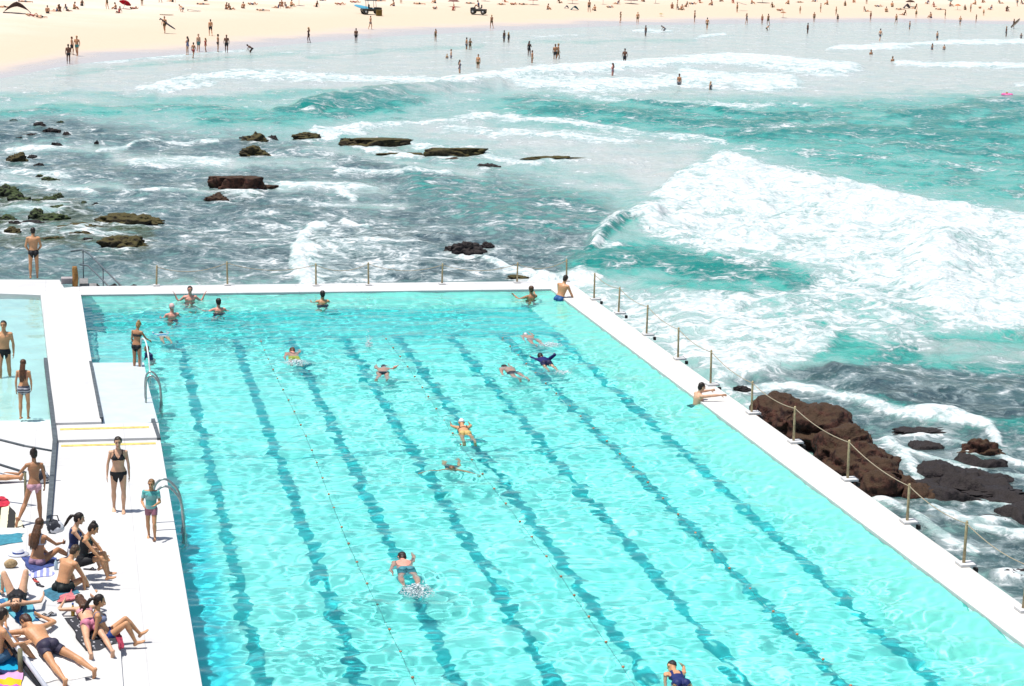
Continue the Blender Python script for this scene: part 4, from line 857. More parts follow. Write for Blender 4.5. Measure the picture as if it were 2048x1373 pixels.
# the big brown outcrop against the sea wall
def outcrop(parts, voxel, label, kind, seed):
    mb = MB(); c0 = at(*parts[0][:2], SEA_Z)
    for (u, v, z, rx, ry, rz) in parts:
        c = at(u, v, z)-c0+np.array([0, 0, 0]); c[2] = z-SEA_Z; mb.ball(c, (rx, ry, rz), None, 14, 11)
    me = remesh(mb, voxel, 2); n = len(me.vertices); co = np.empty(n*3, np.float32); me.vertices.foreach_get('co', co); co = co.reshape(-1, 3); no = np.empty(n*3, np.float32); me.vertices.foreach_get('normal', no); no = no.reshape(-1, 3)
    d = np.array([.20*mnoise.noise(Vector(p)*.8+Vector((seed, 0, 0)))-.42*abs(mnoise.noise(Vector((p[0]*.9+p[1]*.5, p[1]*.7-p[0]*.4, p[2]*2.2))))+.08*mnoise.noise(Vector(p)*2.2)-.13*abs(mnoise.noise(Vector((p[0]*3, p[1]*3, p[2]*7))))-.06*abs(mnoise.noise(Vector(p)*8))+.03*mnoise.noise(Vector(p)*17)+.12 for p in co], np.float32)
    co = co+no*d[:, None]; me.vertices.foreach_set('co', co.ravel()); me.update()
    o = link('rock', me, ROCKM[kind]); o.location = c0; tag(o, label, 'rock'); return o
outcrop([(1560, 825, -.55, .75, .9, .55), (1545, 835, -.5, .6, .7, .5), (1605, 845, -.45, .8, .8, .6), (1640, 865, -.45, .9, .8, .65), (1690, 900, -.5, .85, .8, .65), (1735, 930, -.6, .8, .75, .6), (1700, 935, -.7, .7, .7, .5), (1755, 955, -.7, .65, .6, .5), (1770, 985, -.85, .6, .5, .35), (1600, 865, -.75, .6, .6, .4), (1660, 905, -.75, .6, .6, .4)], .05, 'huge reddish brown outcrop wedged against the outside of the sea wall', 'brown', 2)
outcrop([(1830, 1000, -1.0, .55, .45, .30), (1795, 990, -1.0, .5, .4, .28), (1860, 1010, -1.08, .4, .3, .2)], .05, 'low brown shelf trailing down from the huge outcrop', 'brown', 5)
outcrop([(1890, 955, -1.05, .9, .7, .32), (1940, 935, -1.05, .9, .6, .30), (1950, 985, -1.08, 1.0, .8, .30), (2010, 1005, -1.08, .9, .8, .28), (2050, 1040, -1.1, .8, .7, .26), (1905, 1005, -1.1, .8, .6, .24), (1990, 960, -1.1, .7, .5, .26), (1850, 905, -1.12, .6, .5, .26)], .05, 'low black shelf of reef running to the right edge through the wash', 'dark', 9)
# ------------------------------------------------------------------ towels, bags and small things on the terraces
ND = np.array([-.42, .9075])                  # the bench slabs slope down along this line towards the deck
def TB(x, y): return .12+.32*float(np.clip(ND[0]*x+ND[1]*y-30.31, 0, 1.25))
def TA(x, y): return .15+.335*float(np.clip(ND[0]*x+ND[1]*y-29.53, 0, 2.1))
def on(u, v, z):
    if not callable(z): return at(u, v, z)
    h = .4
    for _ in range(40):
        q = at(u, v, h); h = .6*h+.4*z(q[0], q[1])
    return at(u, v, h)
def clip(poly, c, sgn):
    out = []
    for i in range(len(poly)):
        a, b = np.array(poly[i][:2]), np.array(poly[(i+1) % len(poly)][:2]); da, db = sgn*(ND@a-c), sgn*(ND@b-c)
        if da >= 0: out.append(tuple(a))
        if (da >= 0) != (db >= 0): out.append(tuple(a+(b-a)*da/(da-db)))
    return out
def bench(mb, px, zf, cuts):
    poly = [tuple(on(u, v, zf)[:2]) for u, v in px]; lo = [-1e9]+cuts; hi = cuts+[1e9]
    for l, h in zip(lo, hi):
        q = clip(clip(poly, l, 1), h, -1); n = len(q)
        if n < 3: continue
        if sum(q[i][0]*q[(i+1) % n][1]-q[(i+1) % n][0]*q[i][1] for i in range(n)) < 0: q = q[::-1]
        v = [(x, y, -.5) for x, y in q]+[(x, y, zf(x, y)) for x, y in q]
        mb.add(v, [tuple(range(n-1, -1, -1)), tuple(range(n, 2*n))]+[(i, (i+1) % n, n+(i+1) % n, n+i) for i in range(n)])
mb = MB(); bench(mb, [(60, 1056), (108, 1062), (165, 1142), (226, 1257), (241, 1290), (250, 1420), (-250, 1420), (-250, 1056)], TB, [30.31, 31.56])
structure('lower_bench', mb, WHITE, 'broad white concrete bench step where the bathers sit and lie', 'bench step')
mb = MB(); bench(mb, [(-250, 1140), (60, 1152), (84, 1188), (134, 1245), (205, 1420), (-250, 1420)], TA, [29.53, 31.63])
structure('upper_bench', mb, WHITE, 'upper white concrete bench step in the bottom left corner', 'bench step')
def towel(name, pts, z, m, label, n=22, wr=.02, cat='towel', group=None):
    P = [on(u, v, z)[:2] for u, v in pts]; c0 = np.mean(P, 0); g = np.linspace(0, 1, n); A, B = np.meshgrid(g, g)
    X = (1-A)*(1-B)*P[0][0]+A*(1-B)*P[1][0]+A*B*P[2][0]+(1-A)*B*P[3][0]; Y = (1-A)*(1-B)*P[0][1]+A*(1-B)*P[1][1]+A*B*P[2][1]+(1-A)*B*P[3][1]
    e = np.minimum(np.minimum(A, 1-A), np.minimum(B, 1-B))*6; k = hash(label) % 50
    k = sum(ord(ch) for ch in label) % 97
    X = X+.05*fbm(A*3+k, B*3, 2)*(1-np.clip(e, 0, 1)); Y = Y+.05*fbm(A*3+9+k, B*3, 2)*(1-np.clip(e, 0, 1))
    Z = .014+wr*np.clip(fbm(A*4+k, B*4+k, 3), -.4, 1)
    base = np.vectorize(z)(X, Y) if callable(z) else np.full(X.shape, z); zc = float(base.mean())
    Z = np.maximum(Z, .006); idx = np.arange(n*n).reshape(n, n); f = np.stack([idx[:-1, :-1], idx[:-1, 1:], idx[1:, 1:], idx[1:, :-1]], -1).reshape(-1, 4)
    T = np.stack([X-c0[0], Y-c0[1], Z], -1).reshape(-1, 3); L = T.copy(); L[:, 2] = .002; T[:, 2] += base.ravel()-zc; L[:, 2] += base.ravel()-zc
    bd = np.concatenate([idx[0, :], idx[1:, -1], idx[-1, -2::-1], idx[-2:0:-1, 0]]); q = np.stack([bd, np.roll(bd, -1), np.roll(bd, -1)+n*n, bd+n*n], 1)
    o = link(name, mesh_np(name, np.concatenate([T, L]), np.concatenate([f, q])), m); o.location = (c0[0], c0[1], zc); tag(o, label, cat, group); return o
towel('towel', [(-14, 1072), (46, 1068), (44, 1084), (-4, 1092)], TB, mat('teal_towel', (.04, .19, .25), .9, .2, 12), 'teal towel on the bench behind the woman with the ponytail')
towel('towel', [(40, 1116), (62, 1148), (118, 1128), (96, 1104)], TB, mat('navy_towel', (.04, .06, .18), .9, .3, 9), 'dark blue towel under the woman with the long ponytail')
towel('towel', [(58, 1142), (60, 1158), (106, 1152), (104, 1138)], TB, stripes('lilac_towel', [(.22, .24, .55), (.5, .48, .62)], 9, 0, .3), 'lilac striped towel in front of the dark blue one')
towel('towel', [(86, 1182), (96, 1206), (158, 1188), (128, 1168)], TB, mat('petrol_towel', (.04, .14, .20), .9, .3, 9), 'petrol blue towel under the seated boy in dark trunks')
towel('towel', [(116, 1196), (118, 1206), (156, 1198), (142, 1184)], lambda x, y: TB(x, y)+.03, mat('coral_towel', (.46, .14, .15), .9, .25, 9), 'coral red cloth crumpled beside the seated boy', wr=.05)
towel('towel', [(-10, 1200), (40, 1252), (80, 1240), (52, 1196)], TA, stripes('turquoise_towel', [(.04, .13, .27), (.10, .34, .42)], 3, 0, .6), 'turquoise and blue towel under the woman lying on her back')
towel('towel', [(-40, 1140), (-6, 1192), (22, 1180), (-6, 1136)], TA, mat('aqua_towel', (.02, .30, .40), .9, .3, 9), 'aqua towel half out of the picture at the left edge')
TDK = NT('patterned_dark_towel'); _v = TDK.n('ShaderNodeTexVoronoi'); _v.inputs['Scale'].default_value = 14; TDK.put(_v.inputs['Vector'], TDK.obj())
TDK.principled(TDK.mix(TDK.ramp(_v.outputs[0], .22, .3), (.42, .42, .45), (.035, .037, .045)), .9)
towel('towel', [(130, 1240), (172, 1304), (242, 1288), (196, 1226)], TB, TDK.m, 'dark patterned towel under the woman in the pink bikini')
towel('towel', [(228, 1268), (238, 1302), (252, 1294), (240, 1262)], lambda x, y: TB(x, y)+.02, mat('crimson_towel', (.28, .03, .06), .9, .3, 9), 'crimson cloth at the end of the dark patterned towel', wr=.05)
towel('towel', [(20, 1262), (80, 1372), (178, 1352), (88, 1252)], TA, mat('white_towel', (.66, .64, .62), .9, .08, 9), 'white towel under the man lying face down in the corner')
towel('towel', [(-30, 1300), (-20, 1352), (44, 1345), (30, 1290)], lambda x, y: TA(x, y)+.02, stripes('blue_violet_towel', [(.01, .20, .42), (.02, .03, .10), (.01, .28, .45)], 2.2, 1, .5), 'crumpled blue towel behind the handrail in the corner', wr=.09)
towel('towel', [(-30, 1352), (-20, 1420), (46, 1410), (44, 1345)], lambda x, y: TA(x, y)+.02, stripes('yellow_violet_towel', [(.70, .42, .02), (.42, .10, .50), (.65, .40, .02), (.6, .3, .5)], 1.6, 1, .3), 'yellow and violet towel in the bottom left corner', wr=.05)
towel('towel', [(-22, 996), (-16, 1020), (20, 1012), (8, 994)], .06, mat('red_towel', (.40, .02, .04), .9, .3, 9), 'red towel at the left edge by the striped mat', wr=.05)
towel('mat', [(-30, 1006), (-20, 1064), (56, 1058), (6, 1000)], .052, stripes('striped_mat', [(.62, .57, .40), (.035, .033, .03)], 3.2, 0, .1), 'cream mat with bold black stripes at the left edge', cat='mat', wr=.006)
def lump(name, u, v, z, parts, m, label, cat, extra=None):
    mb = MB(); c0 = on(u, v, z)
    for (x, y, zz, rx, ry, rz) in parts: mb.ball((x, y, zz), (rx, ry, rz), None, 12, 9)
    me = remesh(mb, .016, 2); o = link(name, me, m); o.location = c0; tag(o, label, cat); n = len(me.vertices); co = np.empty(n*3, np.float32); me.vertices.foreach_get('co', co); co = co.reshape(-1, 3)
    co += .018*np.stack([fbm(co[:, 1]*9, co[:, 2]*9, 3), fbm(co[:, 0]*9, co[:, 2]*9+4, 3), fbm(co[:, 0]*9+2, co[:, 1]*9, 3)], 1).astype(np.float32); co[:, 2] = np.maximum(co[:, 2], .002); me.vertices.foreach_set('co', co.ravel()); me.update()
    return o
BAGM = NT('black_white_bag'); BAGM.principled(BAGM.mix(BAGM.ramp(BAGM.noise(5, BAGM.obj(), 2), .47, .52), (.02, .022, .03), (.55, .55, .58)), .7)
o = lump('beach_bag', 110, 1066, TB, [(0, 0, .12, .16, .11, .14), (.07, 0, .1, .12, .12, .11), (-.05, .05, .2, .07, .06, .08)], BAGM.m, 'black and white beach bag at the end of the grey kerb', 'bag')
mb = MB(); mb.tube([(-.1, 0, .22), (-.06, -.02, .36), (.05, -.02, .36), (.09, 0, .2)], .012, 8); mb.build('strap', mat('bag_strap', (.03, .03, .035), .7, .2, 9), o, True)
o = lump('beach_bag', 84, 966, .06, [(0, 0, .14, .15, .10, .15), (.12, .02, .1, .07, .07, .08)], BAGM.m, 'grey and black bag set down right of the girl with the bun', 'bag')
mb = MB(); mb.tube([(-.08, 0, .24), (-.04, -.02, .40), (.05, -.02, .40), (.08, 0, .22)], .012, 8); mb.build('strap', mat('bag_strap', (.03, .03, .035), .7, .2, 9), o, True)
mb = MB(); mb.loft([(0, 0, .01), (0, 0, .02), (0, 0, .035), (0, 0, .10), (0, 0, .13)], (1, 0, 0), (0, 1, 0), [.20, .20, .11, .095, .05], [.18, .18, .105, .09, .05], 24); h = mb.build('sun_hat', mat('pale_straw', (.55, .56, .62), .8, .12, 30), None, True); h.location = on(37, 1110, TB); tag(h, 'pale sun hat with a blue band lying left of the ponytail woman', 'hat')
mb = MB(); mb.loft([(0, 0, .036), (0, 0, .065)], (1, 0, 0), (0, 1, 0), [.114, .108], [.109, .103], 24); mb.build('hat_band', mat('blue_band', (.03, .06, .22), .8, .2, 9), h, True)
def sandal(u, v, z, rz, m, label):
    root = empty('sandal', on(u, v, z), rz); tag(root, label, 'sandal', 'loose sandals on the benches')
    mb = MB(); mb.loft([(0, -.13, .012), (0, -.11, .012), (0, -.03, .012), (0, .06, .012), (0, .11, .012), (0, .13, .012)], (1, 0, 0), (0, 0, 1), [.02, .034, .032, .045, .04, .015], .011, 12); mb.build('sole', m, root, True)
    mb = MB(); mb.tube([(-.04, .0, .015), (-.02, .05, .05), (0, .08, .03), (.02, .05, .05), (.04, 0, .015)], .008, 6); mb.build('strap', mat('dark_strap', (.03, .02, .02), .7, .2, 9), root, True)
DK = mat('dark_sole', (.03, .03, .04), .8, .2, 9); GR = mat('grey_sole', (.22, .22, .24), .8, .2, 9)
sandal(78, 1172, TB, .7, DK, 'dark sandal between the seated boy and the raised knees'); sandal(70, 1163, TB, .5, mat('red_sole', (.35, .05, .04), .8, .2, 9), 'red sandal between the seated boy and the raised knees')
sandal(84, 1234, TA, -1.2, GR, 'grey sandal nearer the turquoise towel'); sandal(98, 1231, TA, -1.3, GR, 'grey sandal farther from the turquoise towel')
sandal(180, 1140, DECK_Z, -1.9, DK, 'dark sandal on the deck by the feet of the seated women')

# ------------------------------------------------------------------ the bathers by the pool
def heading(a, b, z=0.):
    p, q = on(*a, z), on(*b, z); return math.degrees(math.atan2(-(q[0]-p[0]), q[1]-p[1]))
person(dict(h=1.76, Lt=(-.05, 0, -1), Rt=(.05, 0, -1), La=(-.26, .06, -1), Le=(.45, .55, -.75), Ra=(.26, .06, -1), Re=(-.45, .55, -.75), HU=(0, .25, 1)), at(68, 557, WALL_Z), 3, 'man in black briefs standing on the far left slab, back to us', 'tan', [('briefs', BLACK)], ('short', DARKH))
person(dict(h=1.76, Lt=(-.05, -.12, -1), Ls=(0, -.35, -1), Rt=(.04, .28, -1), Rs=(0, -.1, -1), La=(-.2, -.15, -1), Le=(-.05, .2, -1), Ra=(.28, .1, -1), Re=(.1, .15, -1)), at(10, 768, -.22), 172, 'man in black briefs wading towards us in the shallow pool', 'tan', [('briefs', BLACK)], ('short', DARKH), wet=True)
person(dict(h=1.52, fem=True, Lt=(-.03, -.02, -1), Rt=(.05, .1, -1), Rs=(0, -.12, -1), La=(-.2, 0, -1), Le=(-.02, .1, -1), Ra=(.16, .12, -1), Re=(-.1, .5, -.9), HU=(-.05, .15, 1)), at(49, 838, .04), -12, 'girl with very long brown hair in a grey striped skirt, walking away', 'tan', [('bikini_top', (.45, .16, .12)), ('skirt', stripes('striped_skirt', [(.32, .31, .34), (.08, .08, .1)], 14, 2, .1))], ('long', BROWNH), wet=True)
person(dict(h=1.60, fem=True, bulk=.9, Lt=(-.30, .05, -1), Ls=(-.50, -.45, -.85), Lf=(-.1, -.3, -1), Rt=(.06, .05, -1), Rs=(.05, -.02, -1), La=(-.55, .25, -.7), Le=(-.55, .55, .0), Ra=(.22, -.1, -1), Re=(.05, .35, -1), U2=(.05, .08, 1), HU=(0, .15, 1)), at(70, 1048, .05), 12, 'girl with a dark bun stepping along the grey railing', 'brown', [('bikini_bottom', (.45, .25, .30))], ('bun', DARKH))
person(dict(h=1.67, fem=True, bulk=1.08, Lt=(-.05, .10, -1), Ls=(.02, -.05, -1), Rt=(.05, -.12, -1), Rs=(0, -.28, -1), La=(-.20, .02, -1), Le=(-.06, .10, -1), Ra=(.24, 0, -1), Re=(.06, .16, -1), HU=(0, .22, 1)), at(238, 1025, DECK_Z), 178, 'woman in a black bikini walking towards us across the white deck', 'fair', [('bikini_top', BLACK), ('bikini_bottom', BLACK)], ('lowbun', (.03, .022, .016)))
person(dict(h=1.26, head=1.12, bulk=.98, Lt=(-.05, .30, -1), Ls=(0, -.12, -1), Rt=(.05, -.15, -1), Rs=(0, -.35, -1), La=(-.25, .15, -1), Le=(.35, .8, -.1), Ra=(.25, .1, -1), Re=(-.35, .8, -.25), HU=(-.1, .2, 1)), at(303, 1079, DECK_Z), 168, 'small child in a teal shirt and red shorts walking by the ladder', 'tan', [('shirt', stripes('teal_child_shirt', [(.10, .36, .34), (.22, .42, .40)], 5, 2, .6)), ('trunks', (.30, .12, .16))], ('short', (.16, .085, .035)))
# seated and lying on the benches
sitR = dict(root=(0, 0, .105), U=(0, -.18, 1), U2=(0, .35, 1))
person(dict(h=1.66, fem=True, root=(0, 0, .105), U=(0, -.05, 1), U2=(0, .22, 1), Lt=(-.35, .75, .45), Ls=(.45, .65, -.75), Rt=(.35, .9, .35), Rs=(.25, .75, -.55), La=(-.35, .4, -.8), Le=(.3, .75, -.4), Ra=(.4, .55, -.55), Re=(.0, .9, -.15), HU=(0, .2, 1)), on(76, 1128, TB), -30, 'woman with a long brown ponytail sitting on the dark blue towel, back to us', 'brown', [('bikini_top', (.42, .40, .45)), ('bikini_bottom', (.30, .18, .25))], ('long', BROWNH))
person(dict(h=1.64, fem=True, root=(0, 0, .105), U=(0, -.1, 1), U2=(0, .3, 1), Lt=(-.15, 1, .35), Ls=(0, .25, -1), Rt=(.15, 1, .3), Rs=(0, .3, -1), La=(-.2, .6, -.75), Le=(.15, .75, -.6), Ra=(.2, .6, -.75), Re=(-.2, .8, -.5), HU=(0, .3, 1)), on(148, 1112, TB), -95, 'woman with a dark ponytail in a navy top sitting on the bench edge', 'fair', [('vest', NAVY), ('shorts', (.5, .5, .52))], ('ponytail', DARKH))
person(dict(h=1.62, fem=True, root=(0, 0, .105), U=(0, -.05, 1), U2=(0, .55, 1), Lt=(-.12, 1, .30), Ls=(0, .2, -1), Rt=(.14, 1, .26), Rs=(0, .3, -1), La=(-.15, .65, -.8), Le=(.1, .6, -.8), Ra=(.15, .65, -.8), Re=(-.1, .65, -.75), HU=(0, .6, 1)), on(166, 1128, TB), -102, 'person with a dark topknot in black shorts bent over their knees', 'tan', [('vest', BLACK), ('shorts', BLACK)], ('bun', DARKH))
person(dict(h=1.66, root=(0, 0, .105), U=(0, .25, 1), U2=(0, .75, 1), Lt=(-.3, .95, .45), Ls=(-.05, .55, -.85), Rt=(.25, 1, .30), Rs=(-.1, .45, -.9), La=(-.25, .35, -.9), Le=(.1, .6, -.7), Ra=(.30, .45, -.95), Re=(.10, .05, -1), HU=(0, .75, 1), HF=(.1, 1, -.4)), on(124, 1182, TB), -48, 'tanned boy in dark trunks sitting bent forward on the petrol towel', 'tan', [('trunks', (.01, .014, .014))], ('short', (.05, .03, .016)))
person(dict(h=1.66, fem=True, root=(0, 0, .12), U=(-.15, -1, .02), F=(0, 0, 1), Lt=(-.30, .42, .95), Ls=(-.05, .45, -.95), Lf=(0, 1, -.1), Rt=(.25, .42, .95), Rs=(.02, .45, -.95), Rf=(0, 1, -.1), La=(-.7, -.3, -.08), Le=(.35, -.85, 0), Ra=(.8, .2, -.05), Re=(.3, .9, .05), HU=(-.1, -1, .12), HF=(0, 0, 1)), on(34, 1204, TA), 8, 'woman in a black swimsuit lying on her back with both knees raised', 'fair', [('swimsuit', BLACK)], ('short', BROWNH))
prone = dict(U=(0, 1, .03), F=(0, 0, -1), root=(0, 0, .115), Ls=(-.02, -1, -.02), Rs=(.02, -1, -.02))
person(dict(prone, h=1.66, fem=True, Lt=(-.18, -1, -.04), Ls=(-.05, -1, -.06), Rt=(.18, -1, -.04), Rs=(.10, -1, -.06), La=(-.9, .35, -.12), Le=(.55, .8, .02), Ra=(.9, .35, -.12), Re=(-.5, .85, .02), HU=(0, 1, .15), HF=(.35, 0, -1)), on(178, 1258, TB), heading((212, 1325), (152, 1207), TB), 'woman in a pink bikini lying face down on the dark patterned towel', 'fair', [('bandeau', (.58, .26, .30)), ('bikini_bottom', (.52, .18, .26))], ('mid', BROWNH), tilt=16.5)
person(dict(h=1.64, fem=True, root=(0, 0, .105), U=(0, -.75, 1), U2=(0, -.05, 1), Lt=(-.12, .85, .70), Ls=(-.03, .75, -.9), Rt=(.12, .75, .62), Rs=(.02, .45, -1), La=(-.25, -.25, -.9), Le=(-.05, -.2, -.6), Ra=(.22, -.15, -.95), Re=(.05, -.25, -.7), HU=(0, .2, 1), HF=(-.1, 1, -.2)), on(214, 1280, lambda x, y: TB(x, y)*.6), -88, 'dark haired woman in blue shorts leaning back with her knees up', 'tan', [('bikini_top', (.14, .16, .25)), ('skirt', (.02, .05, .2))], ('ponytail', DARKH))
person(dict(prone, h=1.80, bulk=1.05, Lt=(-.14, -1, -.04), Ls=(-.04, -1, -.05), Rt=(.50, -1, -.03), Rs=(.30, -1, -.05), La=(-.9, .35, -.1), Le=(.5, .85, .02), Ra=(.9, .3, -.1), Re=(-.5, .85, .02), HU=(0, 1, .15), HF=(-.5, 0, -1)), on(92, 1304, TA), heading((167, 1368), (50, 1240), TA), 'man in dark trunks lying face down in the bottom left corner', 'tan', [('trunks', (.035, .03, .055))], ('short', (.045, .018, .012)), tilt=18)
person(dict(h=1.7, root=(0, 0, .12), U=(-1, .1, .03), F=(0, 0, 1), Lt=(1, -.04, .02), Ls=(1, 0, -.03), Lf=(.3, 0, 1), Rt=(1, .14, .02), Rs=(1, .1, -.02), Rf=(.3, 0, 1), La=(-.1, -.9, -.05), Le=(.8, .3, 0), Ra=(-.1, .9, -.05), Re=(.8, -.3, 0)), at(-38, 968, .05), 0, 'sunbather cut off by the left edge, only the feet in view', 'tan', [('briefs', (.3, .05, .08))], ('short', DARKH))

person(dict(h=1.7, root=(0, 0, .105), U=(0, -.1, 1), U2=(0, .35, 1), Lt=(-.2, .9, .5), Ls=(.05, .6, -.8), Rt=(.2, .95, .45), Rs=(0, .6, -.8), La=(-.25, .45, -.85), Le=(.2, .8, -.1), Ra=(.25, .45, -.85), Re=(-.2, .8, -.1), HU=(0, .3, 1)), on(-6, 1322, TA), -60, 'bare-backed sunbather in blue trunks behind the handrail, half out of the picture', 'tan', [('trunks', (.05, .12, .20))], ('short', DARKH))
lump('beach_bag', 22, 1136, TB, [(0, 0, .08, .13, .07, .09), (.05, .01, .07, .08, .06, .07)], mat('straw_bag', (.34, .24, .13), .9, .3, 20), 'straw coloured bag between the sun hat and the raised knees', 'bag')
lump('beach_bag', 66, 1196, TB, [(0, 0, .08, .15, .09, .09), (.07, 0, .06, .09, .08, .08)], mat('navy_bag', (.02, .03, .09), .8, .3, 9), 'small navy bag beside the raised knees', 'bag')
def bottle(u, v, z, c, label):
    mb = MB(); mb.loft([(0, 0, 0), (0, 0, .01), (0, 0, .14), (0, 0, .17), (0, 0, .19), (0, 0, .215)], (1, 0, 0), (0, 1, 0), [.028, .034, .034, .018, .014, .014], [.028, .034, .034, .018, .014, .014], 14); o = mb.build('bottle', mat('bottle_plastic', c, .3, .1, 9), None, True); o.location = on(u, v, z); tag(o, label, 'bottle')
    mb = MB(); mb.loft([(0, 0, .205), (0, 0, .235)], (1, 0, 0), (0, 1, 0), .017, .017, 12); mb.build('lid', mat('bottle_lid', (.05, .1, .35), .5, .1, 9), o, True)
bottle(112, 1140, TB, (.4, .5, .55), 'clear drink bottle standing by the dark blue towel'); bottle(146, 1232, TB, (.55, .35, .05), 'orange lotion bottle by the dark patterned towel')

# ------------------------------------------------------------------ in the pool
def stand_in(u, v, depth, face, label, sk='tan', wear=(), hair=('short', DARKH), **kw):
    return person(dict(kw), at(u, v, 0)+np.array([0, 0, -depth]), face, label, sk, wear, hair, wet=True)
arms_out = dict(La=(-.6, -.35, -.55), Le=(-.35, -.05, .8), Ra=(.6, -.35, -.55), Re=(.35, -.05, .8))
stand_in(380, 601, 1.28, 180, 'man resting both arms out along the far end wall', 'pink', [('trunks', NAVY)], **arms_out)
stand_in(344, 634, 1.32, 20, 'bather in a pale pink cap standing near the left of the far end', 'pink', [('briefs', BLACK)], ('cap', (.62, .38, .36)), La=(-.4, .3, -.7), Le=(.2, .9, 0), Ra=(.4, .3, -.7), Re=(-.2, .9, 0))
stand_in(437, 621, 1.36, 15, 'dark haired bather with wet shoulders right of the man on the wall', 'pink', [('trunks', BLACK)], La=(-.75, .3, -.35), Le=(-.3, .9, 0), Ra=(.6, .3, -.6), Re=(0, .9, 0))
stand_in(645, 605, 1.36, 8, 'dark haired bather facing the far end wall at its middle', 'tan', [('trunks', BLACK)], La=(-.4, .5, -.5), Le=(.1, .9, .3), Ra=(.4, .5, -.5), Re=(-.1, .9, .3))
stand_in(1062, 596, 1.34, 20, 'dark bather with arms on the wall near the far right corner', 'brown', [('trunks', BLACK)], ('short', BROWNH), La=(-.6, .5, -.3), Le=(-.1, .8, .35), Ra=(.5, .6, -.3), Re=(.2, .8, .35))
stand_in(1119, 600, .88, -45, 'boy in blue shorts climbing out at the far right corner', 'tan', [('shorts', (.02, .08, .22))], U=(.12, .42, 1), U2=(.10, .30, 1), La=(-.2, .35, -1), Le=(0, .35, -1), Ra=(.25, .45, -1), Re=(.1, .5, -.8), Lt=(-.06, .35, -1), Ls=(0, -.3, -1))
stand_in(1390, 806, 1.18, -80, 'dark haired man hanging on the sea wall with both forearms', 'fair', [('trunks', (.02, .12, .12))], U=(0, .25, 1), La=(-.3, .9, .1), Le=(-.1, 1, .02), Ra=(.3, .9, .1), Re=(.1, 1, .02), Lt=(-.08, -.25, -1), Ls=(0, -.6, -1), Rt=(.08, -.1, -1), Rs=(0, -.5, -1))
stand_in(274, 736, .12, -28, 'woman with a blond bun in black bikini bottoms on the pool ledge', 'brown', [('bikini_bottom', BLACK), ('bandeau', (.03, .03, .03))], ('bun', (.30, .18, .07)), h=1.45, fem=True, U2=(.05, .12, 1), La=(-.2, .15, -1), Le=(.1, .5, -.9), Ra=(.35, .45, -.8), Re=(.1, .8, -.4), Lt=(-.03, .05, -1), Rt=(.05, -.02, -1), HU=(.1, .35, 1))
stand_in(303, 713, .95, 120, 'dark haired child in the water beside the woman on the ledge', 'brown', [('rash_shirt', NAVY)], ('short', BROWNH), h=1.3, U=(0, .3, 1))
def swimmer(a, b, label, sk, wear, hair, style='crawl', h=1.72, fem=False, z=-.17, bulk=1., pitch=.06):
    """a: hips, b: head"""
    P = dict(h=h, fem=fem, bulk=bulk, U=(0, 1, pitch), F=(0, 0, -1), root=(0, 0, 0), Lt=(-.10, -1, -.16), Ls=(-.02, -1, .06), Rt=(.10, -1, -.06), Rs=(.02, -1, -.16), HU=(0, 1, .42), HF=(.5, .1, -1))
    if style == 'crawl': P.update(La=(-.2, 1, .0), Le=(.05, 1, -.3), Ra=(.45, -.45, .55), Re=(.15, .8, -.1))
    if style == 'crawl2': P.update(Ra=(.22, 1, .0), Re=(-.05, 1, -.3), La=(-.25, -.85, -.3), Le=(-.1, -.8, -.25), HF=(-.5, .1, -1))
    if style == 'breast': P.update(U=(0, 1, .45), La=(-.75, .65, -.02), Le=(-.75, .75, -.05), Ra=(.85, .5, -.02), Re=(.9, .4, -.05), HU=(0, .35, 1), HF=(0, 1, -.05), Lt=(-.2, -1, -.35), Rt=(.2, -1, -.35))
    if style == 'glide': P.update(La=(-.35, 1, -.1), Le=(.1, 1, -.1), Ra=(.35, 1, -.1), Re=(-.1, 1, -.1), HU=(0, 1, .55), HF=(0, .4, -1))
    c = at(*a, 0); return person(P, (c[0], c[1], z), heading(a, b), label, sk, wear, hair, wet=True)
swimmer((588, 712), (579, 688), 'sunburnt swimmer in yellow trunks heading for the far end', 'pink', [('trunks', (.5, .42, .05))], ('short', BROWNH), 'crawl2', pitch=.22)
swimmer((766, 742), (770, 718), 'lean swimmer with one arm up just right of a splash', 'pink', [('briefs', BLACK)], ('short', DARKH), 'crawl')
swimmer((1026, 742), (992, 722), 'swimmer in dark trunks stroking to the left with a red arm', 'pink', [('trunks', (.06, .04, .04))], ('short', BROWNH), 'crawl2')
swimmer((1092, 726), (1074, 710), 'swimmer in a navy rash shirt near the middle of the pool', 'fair', [('rash_shirt', (.01, .012, .09)), ('trunks', (.012, .012, .05))], ('short', DARKH), 'crawl', z=-.05)
swimmer((1064, 676), (1040, 660), 'pale swimmer with a kicking splash farthest right', 'pink', [('briefs', (.25, .2, .2))], ('cap', (.5, .48, .5)), 'crawl2')
swimmer((930, 866), (915, 838), 'woman in a white cap and black swimsuit gliding down the middle lane', 'tan', [('bikini_top', BLACK), ('bikini_bottom', (.5, .35, .12))], ('cap', (.6, .58, .6)), 'glide', fem=True, z=-.06, pitch=.16)
swimmer((903, 925), (905, 957), 'brown haired woman swimming breaststroke towards us', 'tan', [('swimsuit', (.01, .05, .045))], ('lowbun', (.13, .06, .025)), 'breast', fem=True, z=-.42)
swimmer((812, 1136), (799, 1100), 'broad man swimming crawl with a white kick behind him', 'pink', [('trunks', (.05, .20, .24))], ('short', DARKH), 'crawl2', h=1.8, bulk=1.06, z=-.11)
swimmer((1362, 1366), (1337, 1325), 'swimmer in a dark cap and navy suit at the bottom edge', 'tan', [('swimsuit', (.012, .02, .10))], ('cap', (.02, .018, .02)), 'crawl2', fem=True, z=-.05)
